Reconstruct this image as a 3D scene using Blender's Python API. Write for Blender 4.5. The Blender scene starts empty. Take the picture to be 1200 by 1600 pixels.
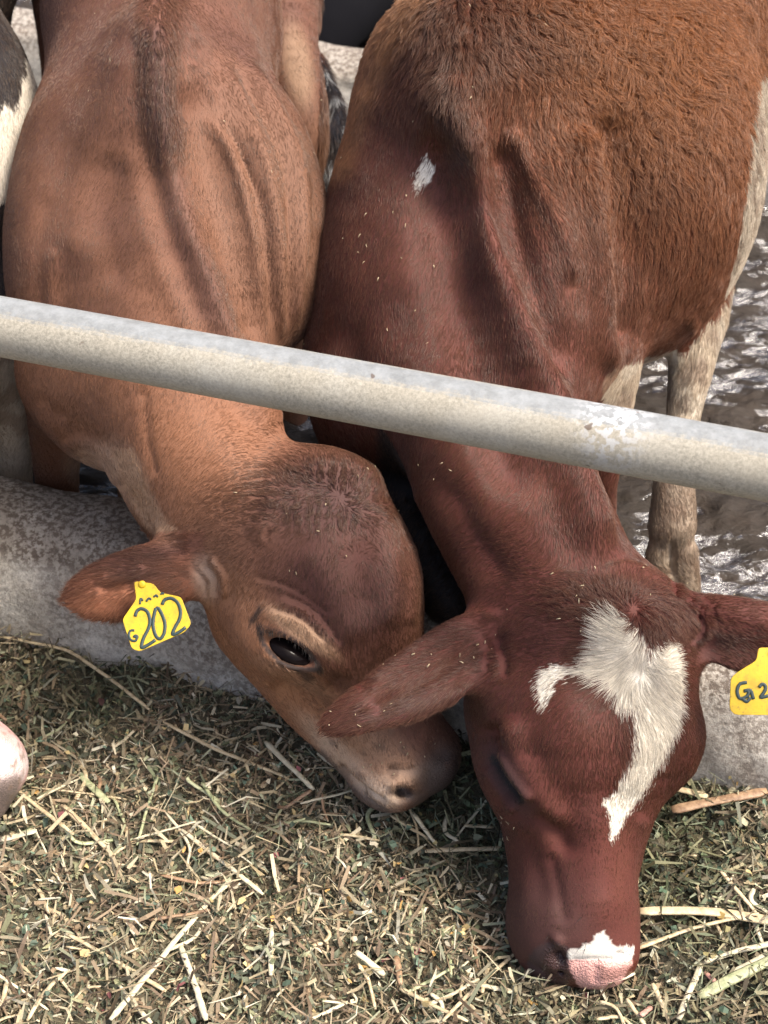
import bpy, math, random, time
import numpy as np
from mathutils import Matrix, Vector
T0 = time.time()
rng = np.random.default_rng(7)
random.seed(7)
sc = bpy.context.scene

# ---------------------------------------------------------------- camera
PITCH = math.radians(40.0)
CAM = np.array([0.0, 0.0, 1.5])
FOC = 2300.0                                   # focal length in units of the 1200x1600 photograph
RT = np.array([1.0, 0.0, 0.0])
FW = np.array([0.0, math.cos(PITCH), -math.sin(PITCH)])
UP = np.array([0.0, math.sin(PITCH), math.cos(PITCH)])
cam_d = bpy.data.cameras.new('camera')
cam = bpy.data.objects.new('camera', cam_d)
sc.collection.objects.link(cam)
cam.location = CAM
cam.rotation_euler = (math.pi/2 - PITCH, 0, 0)
cam_d.sensor_fit = 'VERTICAL'
cam_d.sensor_height = 36.0
cam_d.lens = 36.0*FOC/1600.0
cam_d.clip_start = 0.05
cam_d.clip_end = 2000
cam_d.dof.use_dof = True
cam_d.dof.focus_distance = 1.66
cam_d.dof.aperture_fstop = 8.0
sc.camera = cam

# ---------------------------------------------------------------- world, sun, exposure
SUN_EL, SUN_AZ = math.radians(60), math.radians(104)       # azimuth from +Y (behind the calves) towards +X
world = bpy.data.worlds.new("World")
sc.world = world
world.use_nodes = True
wn = world.node_tree.nodes
sky = wn.new('ShaderNodeTexSky')
sky.sky_type = 'NISHITA'
sky.sun_disc = False
sky.sun_elevation = SUN_EL
sky.sun_rotation = SUN_AZ
sky.air_density = 0.9
sky.dust_density = 6.0
sky.ozone_density = 0.3
world.node_tree.links.new(sky.outputs[0], wn['Background'].inputs[0])
wn['Background'].inputs[1].default_value = 0.15
sun_d = bpy.data.lights.new('sun', 'SUN')
sun_d.energy = 2.7
sun_d.angle = math.radians(14.0)
sun_d.color = (1.0, 0.93, 0.82)
sun = bpy.data.objects.new('sun', sun_d)
sc.collection.objects.link(sun)
sun.rotation_euler = (math.pi/2 - SUN_EL, 0, math.pi - SUN_AZ)
sc.view_settings.view_transform = 'Standard'
sc.view_settings.look = 'None'
sc.view_settings.exposure = 1.03
sc.view_settings.gamma = 1.0
sc.cycles.max_bounces = 6
sc.cycles.transparent_max_bounces = 4

# ---------------------------------------------------------------- helpers
def P(px, py, d):
    """point at view depth d (metres) seen at photograph pixel px, py"""
    return CAM + d*(FW + (px-600)/FOC*RT + (800-py)/FOC*UP)
def pix(V):
    q = V - CAM
    d = q @ FW
    return 600 + FOC*(q @ RT)/d, 800 - FOC*(q @ UP)/d, d
def ground(px, py, z=0.0):
    v = FW + (px-600)/FOC*RT + (800-py)/FOC*UP
    return CAM + v*((z-CAM[2])/v[2])
def unit(v):
    v = np.asarray(v, float)
    return v/(np.linalg.norm(v, axis=-1, keepdims=True)+1e-12)

_lat = rng.random((64, 64, 64)).astype(np.float32)
def vnoise(p, scale, seed=0):
    q = p*scale + seed*17.31
    i = np.floor(q).astype(int)
    f = q - i
    f = f*f*(3-2*f)
    out = 0
    for a in (0, 1):
        for b in (0, 1):
            for c in (0, 1):
                w = (f[:, 0] if a else 1-f[:, 0])*(f[:, 1] if b else 1-f[:, 1])*(f[:, 2] if c else 1-f[:, 2])
                out = out + w*_lat[(i[:, 0]+a) & 63, (i[:, 1]+b) & 63, (i[:, 2]+c) & 63]
    return out
def fnoise(p, scale, seed=0, octs=3):
    s, a, t = 0, 1, 0
    for k in range(octs):
        s = s + a*vnoise(p, scale*2**k, seed+k)
        t += a
        a *= .5
    return s/t

def sstep(a, b, x):
    t = np.clip((x-a)/(b-a), 0, 1)
    return t*t*(3-2*t)

def link(o, parent=None):
    sc.collection.objects.link(o)
    if parent is not None:
        o.parent = parent
        p = parent
        while p.parent is not None: p = p.parent
        if p is parent: o.matrix_parent_inverse = Matrix.Translation(-Vector(p.location))
    return o
def thing(name, loc, label, cat, group=None):
    o = bpy.data.objects.new(name, None)
    o.location = loc; o.empty_display_size = .05
    sc.collection.objects.link(o)
    return tag(o, label, cat, group)
def tag(o, label=None, cat=None, group=None, kind=None):
    if label: o['label'] = label
    if cat: o['category'] = cat
    if group: o['group'] = group
    if kind: o['kind'] = kind
    return o
def mesh_np(name, V, F, mat=None, parent=None, smooth=True, uv=None):
    """V (n,3) float, F (m,k) int: one mesh object; geometry is stored in world coordinates relative to the parent at the origin"""
    me = bpy.data.meshes.new(name)
    V = np.asarray(V, np.float32); F = np.asarray(F, np.int32)
    me.vertices.add(len(V)); me.vertices.foreach_set('co', V.ravel())
    n, k = F.shape
    me.loops.add(n*k); me.loops.foreach_set('vertex_index', F.ravel())
    me.polygons.add(n)
    me.polygons.foreach_set('loop_start', np.arange(0, n*k, k, dtype=np.int32))
    try: me.polygons.foreach_set('loop_total', np.full(n, k, np.int32))
    except Exception: pass
    me.polygons.foreach_set('use_smooth', np.full(n, smooth, bool))
    me.update(calc_edges=True)
    if mat: me.materials.append(mat)
    o = bpy.data.objects.new(name, me)
    return link(o, parent)
def set_col(o, name, C, domain='POINT'):
    a = o.data.attributes.new(name, 'FLOAT_COLOR', domain)
    C = np.asarray(C, np.float32)
    if C.shape[1] == 3: C = np.hstack([C, np.ones((len(C), 1), np.float32)])
    a.data.foreach_set('color', C.ravel())

def merge(parts):
    Vs, Fs, n = [], [], 0
    for V, F in parts:
        Vs.append(V); Fs.append(np.asarray(F)+n); n += len(V)
    return np.vstack(Vs), np.vstack(Fs)

def tube_np(pts, rad, n=8, flat=1.0, nrm=None, caps=True):
    """tube along pts with radius per point; flat<1 squashes it along nrm; quads only"""
    pts = np.asarray(pts, float); m = len(pts)
    rad = np.broadcast_to(np.asarray(rad, float), (m,))
    t = unit(np.gradient(pts, axis=0))
    ref = np.array([0, 0, 1.0]) if nrm is None else np.asarray(nrm, float)
    if abs(t[0] @ ref) > .95: ref = np.array([1.0, 0, 0])
    V = []
    for i in range(m):
        s = unit(np.cross(t[i], ref)); w = np.cross(s, t[i])
        a = np.arange(n)*2*math.pi/n
        V.append(pts[i] + rad[i]*(np.cos(a)[:, None]*s + flat*np.sin(a)[:, None]*w))
    V = np.vstack(V)
    F = []
    for i in range(m-1):
        for j in range(n):
            F.append((i*n+j, i*n+(j+1) % n, (i+1)*n+(j+1) % n, (i+1)*n+j))
    if caps:
        c0, c1 = len(V), len(V)+1
        V = np.vstack([V, pts[0], pts[-1]])
        for j in range(0, n, 2):
            F.append((c0, (j+2) % n, (j+1) % n, j))
            o = (m-1)*n
            F.append((c1, o+j, o+(j+1) % n, o+(j+2) % n))
    return V, np.array(F)
FUR_N = 1.0
# ---------------------------------------------------------------- signed-distance modelling of animals
def E(px, py, d, rx, ry, rz, ang=0.0, tilt=0.0, k=.04, neg=False, tilt2=0.0):
    """ellipsoid: centre at a pixel and depth, radii rx, ry in pixels at that depth, rz in metres; ang turns it in the picture, tilt leans
    its long axis away from the camera"""
    a = math.radians(ang)
    u = unit(math.cos(a)*RT - math.sin(a)*UP + tilt*FW)
    v = -math.sin(a)*RT - math.cos(a)*UP + tilt2*FW
    v = unit(v - (v @ u)*u)
    w = np.cross(u, v)
    R = np.stack([u, v, w])
    return dict(t='e', c=P(px, py, d), r=np.array([rx*d/FOC, ry*d/FOC, rz]), R=R, k=k, neg=neg)
def C(p1, p2, k=.03, neg=False):
    """round cone between (px, py, depth, radius in px)"""
    return dict(t='c', a=P(*p1[:3]), b=P(*p2[:3]), ra=p1[3]*p1[2]/FOC, rb=p2[3]*p2[2]/FOC, k=k, neg=neg)
def spline(A, n=5):
    """Catmull-Rom through the rows of A"""
    A = np.asarray(A, float)
    if len(A) < 3: return A
    Q = np.vstack([2*A[0]-A[1], A, 2*A[-1]-A[-2]])
    out = []
    for i in range(1, len(Q)-2):
        for t in np.arange(n)/n:
            out.append(.5*((2*Q[i]) + (Q[i+1]-Q[i-1])*t + (2*Q[i-1]-5*Q[i]+4*Q[i+1]-Q[i+2])*t*t + (3*Q[i]-Q[i-1]-3*Q[i+1]+Q[i+2])*t**3))
    out.append(A[-1])
    return np.array(out)
def CH(pts, k=.03, neg=False, flat=1.0, nrm=None, n=7):
    """one smooth limb through (px, py, depth, radius in px); flat > 1 thins it along nrm"""
    A = np.array([[*P(*p[:3]), p[3]*p[2]/FOC] for p in pts])
    A = spline(A, n)
    return [dict(t='p', p=A[:, :3], r=A[:, 3], k=k, neg=neg, flat=flat, nrm=unit(nrm if nrm is not None else FW))]
def CW(a, b, ra, rb, k=.03, neg=False):
    return dict(t='c', a=np.asarray(a, float), b=np.asarray(b, float), ra=ra, rb=rb, k=k, neg=neg)

def prim_d(q, X):
    if q['t'] == 'e':
        L = (X - q['c']) @ q['R'].T
        a = L/q['r']; b = a/q['r']
        k0 = np.sqrt((a*a).sum(1)); k1 = np.sqrt((b*b).sum(1))+1e-9
        return k0*(k0-1)/k1
    if q['t'] == 'p':
        s = q['flat']; best = None
        if s != 1:
            n = q['nrm']; T = lambda Y: Y + (s-1)*np.outer(Y @ n, n)
            X = T(X); pp = T(q['p'])
        else: pp = q['p']
        for i in range(len(pp)-1):
            ba = pp[i+1]-pp[i]
            D = X-pp[i]
            h = np.clip((D @ ba)/(ba @ ba), 0, 1)
            D = D - h[:, None]*ba
            v = np.sqrt((D*D).sum(1)) - (q['r'][i]+(q['r'][i+1]-q['r'][i])*h)
            best = v if best is None else np.minimum(best, v)
        return best/s
    ba = q['b']-q['a']
    h = np.clip(((X-q['a']) @ ba)/(ba @ ba), 0, 1)
    D = X - q['a'] - h[:, None]*ba
    return np.sqrt((D*D).sum(1)) - (q['ra'] + (q['rb']-q['ra'])*h)
def prim_box(q):
    if q['t'] == 'e':
        e = np.abs(q['R'].T) @ q['r']
        return q['c']-e, q['c']+e
    if q['t'] == 'p':
        return (q['p']-q['r'][:, None]).min(0), (q['p']+q['r'][:, None]).max(0)
    return np.minimum(q['a']-q['ra'], q['b']-q['rb']), np.maximum(q['a']+q['ra'], q['b']+q['rb'])
def sdf(prims, X, near=None):
    d = np.full(len(X), 1.0)
    for q in prims:
        b = prim_d(q, X)
        k = q['k']
        if q['neg']:
            b = -b
            h = np.clip(.5 - .5*(d - b)/k, 0, 1)
            d = d*(1-h) + b*h + k*h*(1-h)
        else:
            h = np.clip(.5 + .5*(b - d)/k, 0, 1)
            d = b*(1-h) + d*h - k*h*(1-h)
    return d

def clip_p(q, c, lim):
    """only the segments of a limb that matter near c"""
    if q['t'] != 'p' or q['flat'] != 1: return q
    p, r = q['p'], q['r']
    ba = p[1:]-p[:-1]
    h = np.clip(((c-p[:-1])*ba).sum(1)/(ba*ba).sum(1), 0, 1)
    dd = np.linalg.norm(c-p[:-1]-h[:, None]*ba, axis=1) - np.maximum(r[1:], r[:-1])
    m = np.nonzero(dd < lim+.01)[0]
    if not len(m): m = np.array([int(np.argmin(dd))])
    a, b = m.min(), m.max()+2
    return dict(q, p=p[a:b], r=r[a:b])
def polygonize(prims, h=.005, BS=16):
    lo = np.min([prim_box(q)[0] for q in prims if not q['neg']], axis=0)-.03
    hi = np.max([prim_box(q)[1] for q in prims if not q['neg']], axis=0)+.03
    nb = np.ceil((hi-lo)/(h*BS)).astype(int)
    N = nb*BS+1
    G = np.full(N, 1.0, np.float32)
    br = h*BS*math.sqrt(3)/2
    l = np.arange(BS+1)*h
    LX = np.stack(np.meshgrid(l, l, l, indexing='ij'), -1).reshape(-1, 3)
    cs = np.stack(np.meshgrid(*[np.arange(n) for n in nb], indexing='ij'), -1).reshape(-1, 3)
    cen = lo + (cs+.5)*h*BS
    PD = np.stack([prim_d(q, cen) for q in prims])           # cull by distance at the block centre
    full = sdf(prims, cen)
    for bi in np.nonzero(full < br*1.6+.02)[0]:
        c = cs[bi]
        sub = [clip_p(q, cen[bi], br*1.3+q['k']+.02) for q, dd in zip(prims, PD[:, bi]) if dd < br*1.3+q['k']+.02]
        if not sub: continue
        o = c*BS
        if full[bi] < -(br*1.8+.03):
            G[o[0]:o[0]+BS+1, o[1]:o[1]+BS+1, o[2]:o[2]+BS+1] = -1
            continue
        G[o[0]:o[0]+BS+1, o[1]:o[1]+BS+1, o[2]:o[2]+BS+1] = sdf(sub, lo + c*BS*h + LX).reshape(BS+1, BS+1, BS+1)
    S = G < 0
    # cells with a sign change
    cnt = np.zeros(tuple(N-1), np.int8)
    for a in (0, 1):
        for b in (0, 1):
            for c in (0, 1):
                cnt += S[a:N[0]-1+a, b:N[1]-1+b, c:N[2]-1+c]
    act = (cnt > 0) & (cnt < 8)
    idx = np.full(act.shape, -1, np.int32)
    cells = np.argwhere(act)
    idx[act] = np.arange(len(cells))
    acc = np.zeros((len(cells), 3)); n = np.zeros(len(cells))
    ci = cells
    corners = [(a, b, c) for a in (0, 1) for b in (0, 1) for c in (0, 1)]
    for A in corners:
        for ax in range(3):
            if A[ax]: continue
            B = list(A); B[ax] = 1
            ga = G[ci[:, 0]+A[0], ci[:, 1]+A[1], ci[:, 2]+A[2]]
            gb = G[ci[:, 0]+B[0], ci[:, 1]+B[1], ci[:, 2]+B[2]]
            m = (ga < 0) != (gb < 0)
            t = np.where(m, ga/np.where(ga == gb, 1, ga-gb), 0)
            pos = np.repeat(np.array([A], float), len(ci), 0); pos[:, ax] += t
            acc += pos*m[:, None]; n += m
    V = lo + (cells + acc/np.maximum(n, 1)[:, None])*h
    F = []
    for ax in range(3):
        u, v = (ax+1) % 3, (ax+2) % 3
        s0 = [slice(1, N[k]-1) for k in range(3)]; s1 = list(s0)
        s0[ax] = slice(0, N[ax]-1); s1[ax] = slice(1, N[ax])
        a, b = S[tuple(s0)], S[tuple(s1)]
        for flip in (False, True):
            e = np.argwhere((a & ~b) if not flip else (~a & b))
            e[:, u] += 1; e[:, v] += 1
            q = []
            for du, dv in ((-1, -1), (0, -1), (0, 0), (-1, 0)):
                w = e.copy(); w[:, u] += du; w[:, v] += dv
                q.append(idx[w[:, 0], w[:, 1], w[:, 2]])
            q = np.stack(q, 1)
            if flip: q = q[:, ::-1]
            F.append(q)
    F = np.vstack(F)
    F = F[(F >= 0).all(1)]
    # relax towards the neighbours' mean, then back onto the surface: even, smooth quads
    e = np.vstack([F[:, [0, 1]], F[:, [1, 2]], F[:, [2, 3]], F[:, [3, 0]]])
    for it in range(2):
        s = np.zeros_like(V); k = np.zeros(len(V))
        for a, b in ((0, 1), (1, 0)):
            for ax in range(3):
                s[:, ax] += np.bincount(e[:, a], V[e[:, b], ax], len(V))
            k += np.bincount(e[:, a], minlength=len(V))
        V = .4*V + .6*s/np.maximum(k, 1)[:, None]
        V, Nn = snap(G, lo, h, V)
    return V, F, Nn
def tri(G, q):
    i = np.clip(np.floor(q).astype(int), 0, np.array(G.shape)-2)
    f = q-i
    o = 0
    for a in (0, 1):
        for b in (0, 1):
            for c in (0, 1):
                w = (f[:, 0] if a else 1-f[:, 0])*(f[:, 1] if b else 1-f[:, 1])*(f[:, 2] if c else 1-f[:, 2])
                o = o + w*G[i[:, 0]+a, i[:, 1]+b, i[:, 2]+c]
    return o
def snap(G, lo, h, V):
    for it in range(2):
        q = (V-lo)/h
        g = np.stack([tri(G, q+d)-tri(G, q-d) for d in np.eye(3)], 1)
        n = unit(g)
        d = np.clip(tri(G, q), -h, h)
        V = V - n*d[:, None]
    return V, n

def front_mask(V, N, tol=.05, cell=10.0, facing=.0):
    """1 on the layer of the surface that lies nearest to the photograph's viewpoint"""
    x, y, d = pix(V)
    ix, iy = (np.floor(x/cell)).astype(int), (np.floor(y/cell)).astype(int)
    ix -= ix.min(); iy -= iy.min()
    W = ix.max()+1
    z = np.full((iy.max()+1)*W, 9.0)
    np.minimum.at(z, iy*W+ix, d)
    f = -(N @ FW)
    return ((d < z[iy*W+ix] + tol + .02) & (f > facing))*sstep(facing, facing+.25, f)
def seg_dist(x, y, pts):
    """distance in pixels to a polyline and the fraction along it"""
    pts = np.asarray(pts, float)
    best = np.full(len(x), 1e9); frac = np.zeros(len(x))
    L = np.r_[0, np.cumsum(np.hypot(*np.diff(pts[:, :2], axis=0).T))]
    for i in range(len(pts)-1):
        bx, by = pts[i+1, 0]-pts[i, 0], pts[i+1, 1]-pts[i, 1]
        h = np.clip(((x-pts[i, 0])*bx+(y-pts[i, 1])*by)/(bx*bx+by*by+1e-9), 0, 1)
        dd = np.hypot(x-pts[i, 0]-h*bx, y-pts[i, 1]-h*by)
        m = dd < best
        best[m] = dd[m]; frac[m] = (L[i]+h[m]*(L[i+1]-L[i]))/L[-1]
    return best, frac
def sculpt(V, N, strokes, fm):
    """raise or press the surface along strokes: (points, width px, height mm at both ends and middle)"""
    x, y, d = pix(V)
    D = np.zeros(len(V))
    for pts, w, hgt in strokes:
        p = spline(np.array(pts, float), 5)
        dd, f = seg_dist(x, y, p)
        Lp = np.hypot(*np.diff(p, axis=0).T).sum()
        s_ = np.minimum(f, 1-f)*Lp
        D += hgt*.001*np.exp(-(dd/w)**2)*sstep(0, max(min(1.8*w, .42*Lp), .12*Lp), s_)
    return V + N*(D*fm)[:, None]
def inpoly(x, y, poly):
    poly = np.asarray(poly, float); n = len(poly); r = np.zeros(len(x), bool)
    j = n-1
    for i in range(n):
        xi, yi, xj, yj = *poly[i], *poly[j]
        r ^= ((yi > y) != (yj > y)) & (x < (xj-xi)*(y-yi)/(yj-yi+1e-9)+xi)
        j = i
    return r

def relax(V, F, it, wgt):
    e = np.vstack([F[:, [0, 1]], F[:, [1, 2]], F[:, [2, 3]], F[:, [3, 0]]])
    k = np.bincount(e[:, 0], minlength=len(V)) + np.bincount(e[:, 1], minlength=len(V))
    for i in range(it):
        s = np.zeros_like(V)
        for a, c in ((0, 1), (1, 0)):
            for ax in range(3):
                s[:, ax] += np.bincount(e[:, a], V[e[:, c], ax], len(V))
        V = V + wgt[:, None]*(s/np.maximum(k, 1)[:, None]-V)
    return V
def normals(V, F):
    n = np.cross(V[F[:, 2]]-V[F[:, 0]], V[F[:, 3]]-V[F[:, 1]])
    o = np.zeros_like(V)
    for j in range(4):
        for ax in range(3):
            o[:, ax] += np.bincount(F[:, j], n[:, ax], len(V))
    return unit(o)
# ---------------------------------------------------------------- the calves' bodies (pixel, pixel, depth, radii)
CALF_R = [
    # barrel, rump
    E(925, 250, 2.08, 258, 330, .25, ang=-6, k=.05),
    E(1010, 20, 2.28, 215, 300, .26, ang=-20, k=.08),
    E(1120, -110, 2.50, 190, 220, .25, k=.08),
    # shoulders, withers
    E(660, 430, 1.95, 172, 320, .19, ang=8, k=.09),
    E(845, 390, 1.90, 118, 280, .15, ang=-3, k=.05),
    E(775, 120, 1.96, 200, 150, .22, ang=-8, k=.10),
    E(705, 150, 1.815, 55, 110, .09, ang=8, k=.10),
    # chest
    E(690, 600, 1.93, 185, 150, .15, k=.05),
    # neck
    *CH([(760, 520, 1.86, 160), (770, 700, 1.79, 138), (850, 880, 1.76, 132), (900, 960, 1.74, 130)], k=.05),
    # crest along the top of the neck
    # scapula spine and rear edge of the shoulder
    # head
    E(908, 1085, 1.73, 172, 165, .11, ang=4, k=.06),
    E(965, 985, 1.71, 90, 62, .07, k=.05),
    *CH([(905, 1150, 1.70, 138), (895, 1290, 1.695, 105), (896, 1400, 1.68, 84)], k=.075),
    *CH([(905, 1130, 1.80, 135), (895, 1400, 1.75, 90)], k=.05),
    E(894, 1440, 1.69, 93, 78, .065, k=.04),
    E(935, 1495, 1.675, 58, 46, .045, k=.03),
    E(856, 1474, 1.69, 46, 46, .045, k=.03),
    # brow and orbit
    E(798, 1205, 1.70, 40, 62, .04, ang=-12, k=.03),
    E(1050, 1165, 1.72, 42, 60, .045, ang=14, k=.03),
    # nostrils
    C((870, 1490, 1.645, 6), (878, 1512, 1.645, 8), k=.008, neg=True),
    C((972, 1490, 1.655, 5), (962, 1510, 1.65, 6), k=.008, neg=True),
    C((905, 1506, 1.632, 2), (960, 1503, 1.632, 2), k=.008, neg=True),
    # ears
    *CH([(860, 980, 1.74, 42), (800, 988, 1.71, 50), (735, 1014, 1.68, 54), (665, 1060, 1.65, 57), (595, 1096, 1.63, 46), (540, 1120, 1.62, 32), (516, 1130, 1.62, 20)], k=.025, flat=3.6, nrm=FW+.25*RT-.35*UP),
    *CH([(1030, 960, 1.74, 34), (1080, 965, 1.71, 40), (1130, 985, 1.69, 55), (1190, 998, 1.68, 60), (1260, 1010, 1.67, 42), (1310, 1015, 1.67, 16)], k=.025, flat=3.6, nrm=FW-.15*RT),
    *CH([(1110, 1015, 1.672, 14), (1160, 1022, 1.66, 24), (1230, 1025, 1.65, 24), (1280, 1020, 1.65, 10)], k=.015, neg=True),
    *CH([(590, 640, 1.95, 60), (622, 740, 1.93, 52), (668, 850, 1.90, 50), (705, 930, 1.87, 46)], k=.02),  # throat mass, coloured near-black for the shade beneath the neck
    # forelegs
    *CH([(920, 480, 1.93, 62), (945, 600, 1.97, 46), (940, 740, 2.03, 27), (934, 830, 2.10, 27), (930, 920, 2.19, 27)], k=.08),
    *CH([(560, 560, 1.93, 72), (552, 680, 1.97, 50), (565, 800, 2.05, 30), (570, 900, 2.14, 28), (572, 935, 2.20, 30)], k=.04),
    # hind legs
    *CH([(1195, 0, 2.42, 95), (1148, 180, 2.36, 60), (1118, 310, 2.30, 56), (1104, 400, 2.24, 46), (1098, 490, 2.16, 38), (1082, 560, 2.13, 36), (1068, 650, 2.13, 26), (1055, 740, 2.14, 30), (1050, 820, 2.15, 37)], k=.03),
    *CH([(1030, 860, 2.16, 20), (1028, 915, 2.185, 22)], k=.015),
    *CH([(1070, 860, 2.16, 20), (1072, 915, 2.185, 22)], k=.015),
    *CH([(1050, 856, 2.095, 3), (1050, 900, 2.11, 8), (1050, 940, 2.14, 11)], k=.01, neg=True),
    *CH([(1120, -60, 2.70, 90), (1110, 200, 2.66, 50), (1040, 330, 2.66, 32), (1035, 480, 2.72, 28), (1030, 560, 2.74, 32)], k=.03),
]
CALF_L = [
    E(258, 330, 2.00, 232, 300, .22, k=.05),
    E(258, 40, 2.15, 183, 280, .26, k=.08),
    E(262, -200, 2.45, 180, 240, .27, k=.08),
    # shoulders
    E(118, 420, 1.95, 98, 180, .15, ang=4, k=.05),
    E(400, 340, 1.93, 108, 210, .14, ang=-10, k=.05),
    E(245, 150, 1.84, 60, 150, .09, k=.08),
    # chest
    E(200, 600, 1.95, 150, 140, .15, k=.06),
    # neck
    *CH([(270, 450, 1.88, 165), (285, 640, 1.84, 136), (355, 765, 1.81, 118), (450, 850, 1.79, 118)], k=.05),
    # scapulae
    # dewlap and throat folds
    *CH([(190, 700, 1.88, 26), (212, 762, 1.85, 24), (240, 812, 1.81, 20), (266, 845, 1.79, 14)], k=.022),
    *CH([(232, 775, 1.79, 10), (256, 815, 1.775, 10), (284, 850, 1.77, 8)], k=.008),
    # head
    E(492, 890, 1.80, 141, 152, .12, ang=15, k=.05),
    E(556, 912, 1.80, 86, 112, .10, ang=-4, k=.05),
    E(512, 748, 1.78, 70, 42, .06, ang=6, k=.05),
    *CH([(526, 960, 1.80, 116), (592, 1090, 1.815, 86), (630, 1165, 1.82, 66)], k=.05),
    *CH([(440, 950, 1.86, 112), (520, 1080, 1.88, 82), (598, 1185, 1.86, 62)], k=.05),
    E(640, 1183, 1.83, 68, 53, .060, ang=-25, k=.035),
    E(688, 1188, 1.825, 26, 40, .045, ang=12, k=.022),
    E(606, 1222, 1.82, 48, 38, .05, ang=15, k=.03),
    dict(t='e', c=P(545, 880, .694), r=np.array([1.0, 1.0, 1.0]), R=np.stack([RT, -UP, FW]), k=.03, neg=True),
    # orbit: brow ridge, eye socket, lids
    E(455, 1000, 1.745, 78, 52, .05, ang=30, k=.03),
    *CH([(395, 950, 1.725, 9), (450, 962, 1.70, 10), (500, 998, 1.70, 10), (530, 1040, 1.72, 8)], k=.018),
    E(453, 1018, 1.695, 47, 20, .026, ang=29, k=.005, neg=True),
    *CH([(408, 985, 1.712, 3.5), (440, 990, 1.695, 4.5), (475, 1010, 1.695, 4.5), (497, 1040, 1.712, 3.5)], k=.006),
    *CH([(408, 990, 1.712, 3), (420, 1022, 1.702, 3.5), (450, 1042, 1.70, 3.5), (492, 1046, 1.712, 3)], k=.006),
    # creases above the eye
    # horn bud
    E(410, 828, 1.71, 17, 17, .018, k=.015),
    # nostril, mouth
    C((622, 1238, 1.775, 8), (640, 1244, 1.78, 6), k=.01, neg=True),
    *CH([(500, 1165, 1.83, 3), (548, 1225, 1.80, 3), (600, 1262, 1.79, 3)], k=.01, neg=True),
    # ear
    *CH([(350, 885, 1.80, 36), (310, 888, 1.775, 44), (250, 898, 1.755, 54), (190, 918, 1.745, 54), (145, 928, 1.74, 40), (112, 935, 1.74, 18)], k=.025, flat=3.4, nrm=FW+.15*RT+.1*UP),
    *CH([(225, 928, 1.712, 8), (180, 938, 1.708, 14), (140, 938, 1.715, 8)], k=.02, neg=True),
    # forelegs
    *CH([(100, 590, 1.97, 62), (88, 680, 2.08, 42), (90, 760, 2.18, 32), (94, 800, 2.235, 32), (96, 835, 2.27, 35)], k=.04),
    *CH([(225, 640, 1.99, 60), (214, 740, 2.13, 32), (212, 790, 2.21, 27), (212, 840, 2.27, 31)], k=.03),
    # hind legs
    *CH([(400, -100, 2.55, 110), (440, 60, 2.45, 58), (468, 160, 2.42, 40), (478, 230, 2.42, 32), (465, 330, 2.45, 24), (455, 520, 2.5, 24), (455, 680, 2.55, 28)], k=.05),
    *CH([(330, -120, 2.75, 16), (420, -40, 2.72, 13), (508, 120, 2.6, 10), (528, 180, 2.55, 9), (522, 215, 2.52, 11), (514, 250, 2.52, 9), (510, 290, 2.52, 3)], k=.01),
    *CH([(130, -120, 2.6, 100), (110, 60, 2.6, 50), (100, 200, 2.6, 32), (100, 400, 2.62, 26), (105, 640, 2.62, 30)], k=.03),
]

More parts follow.
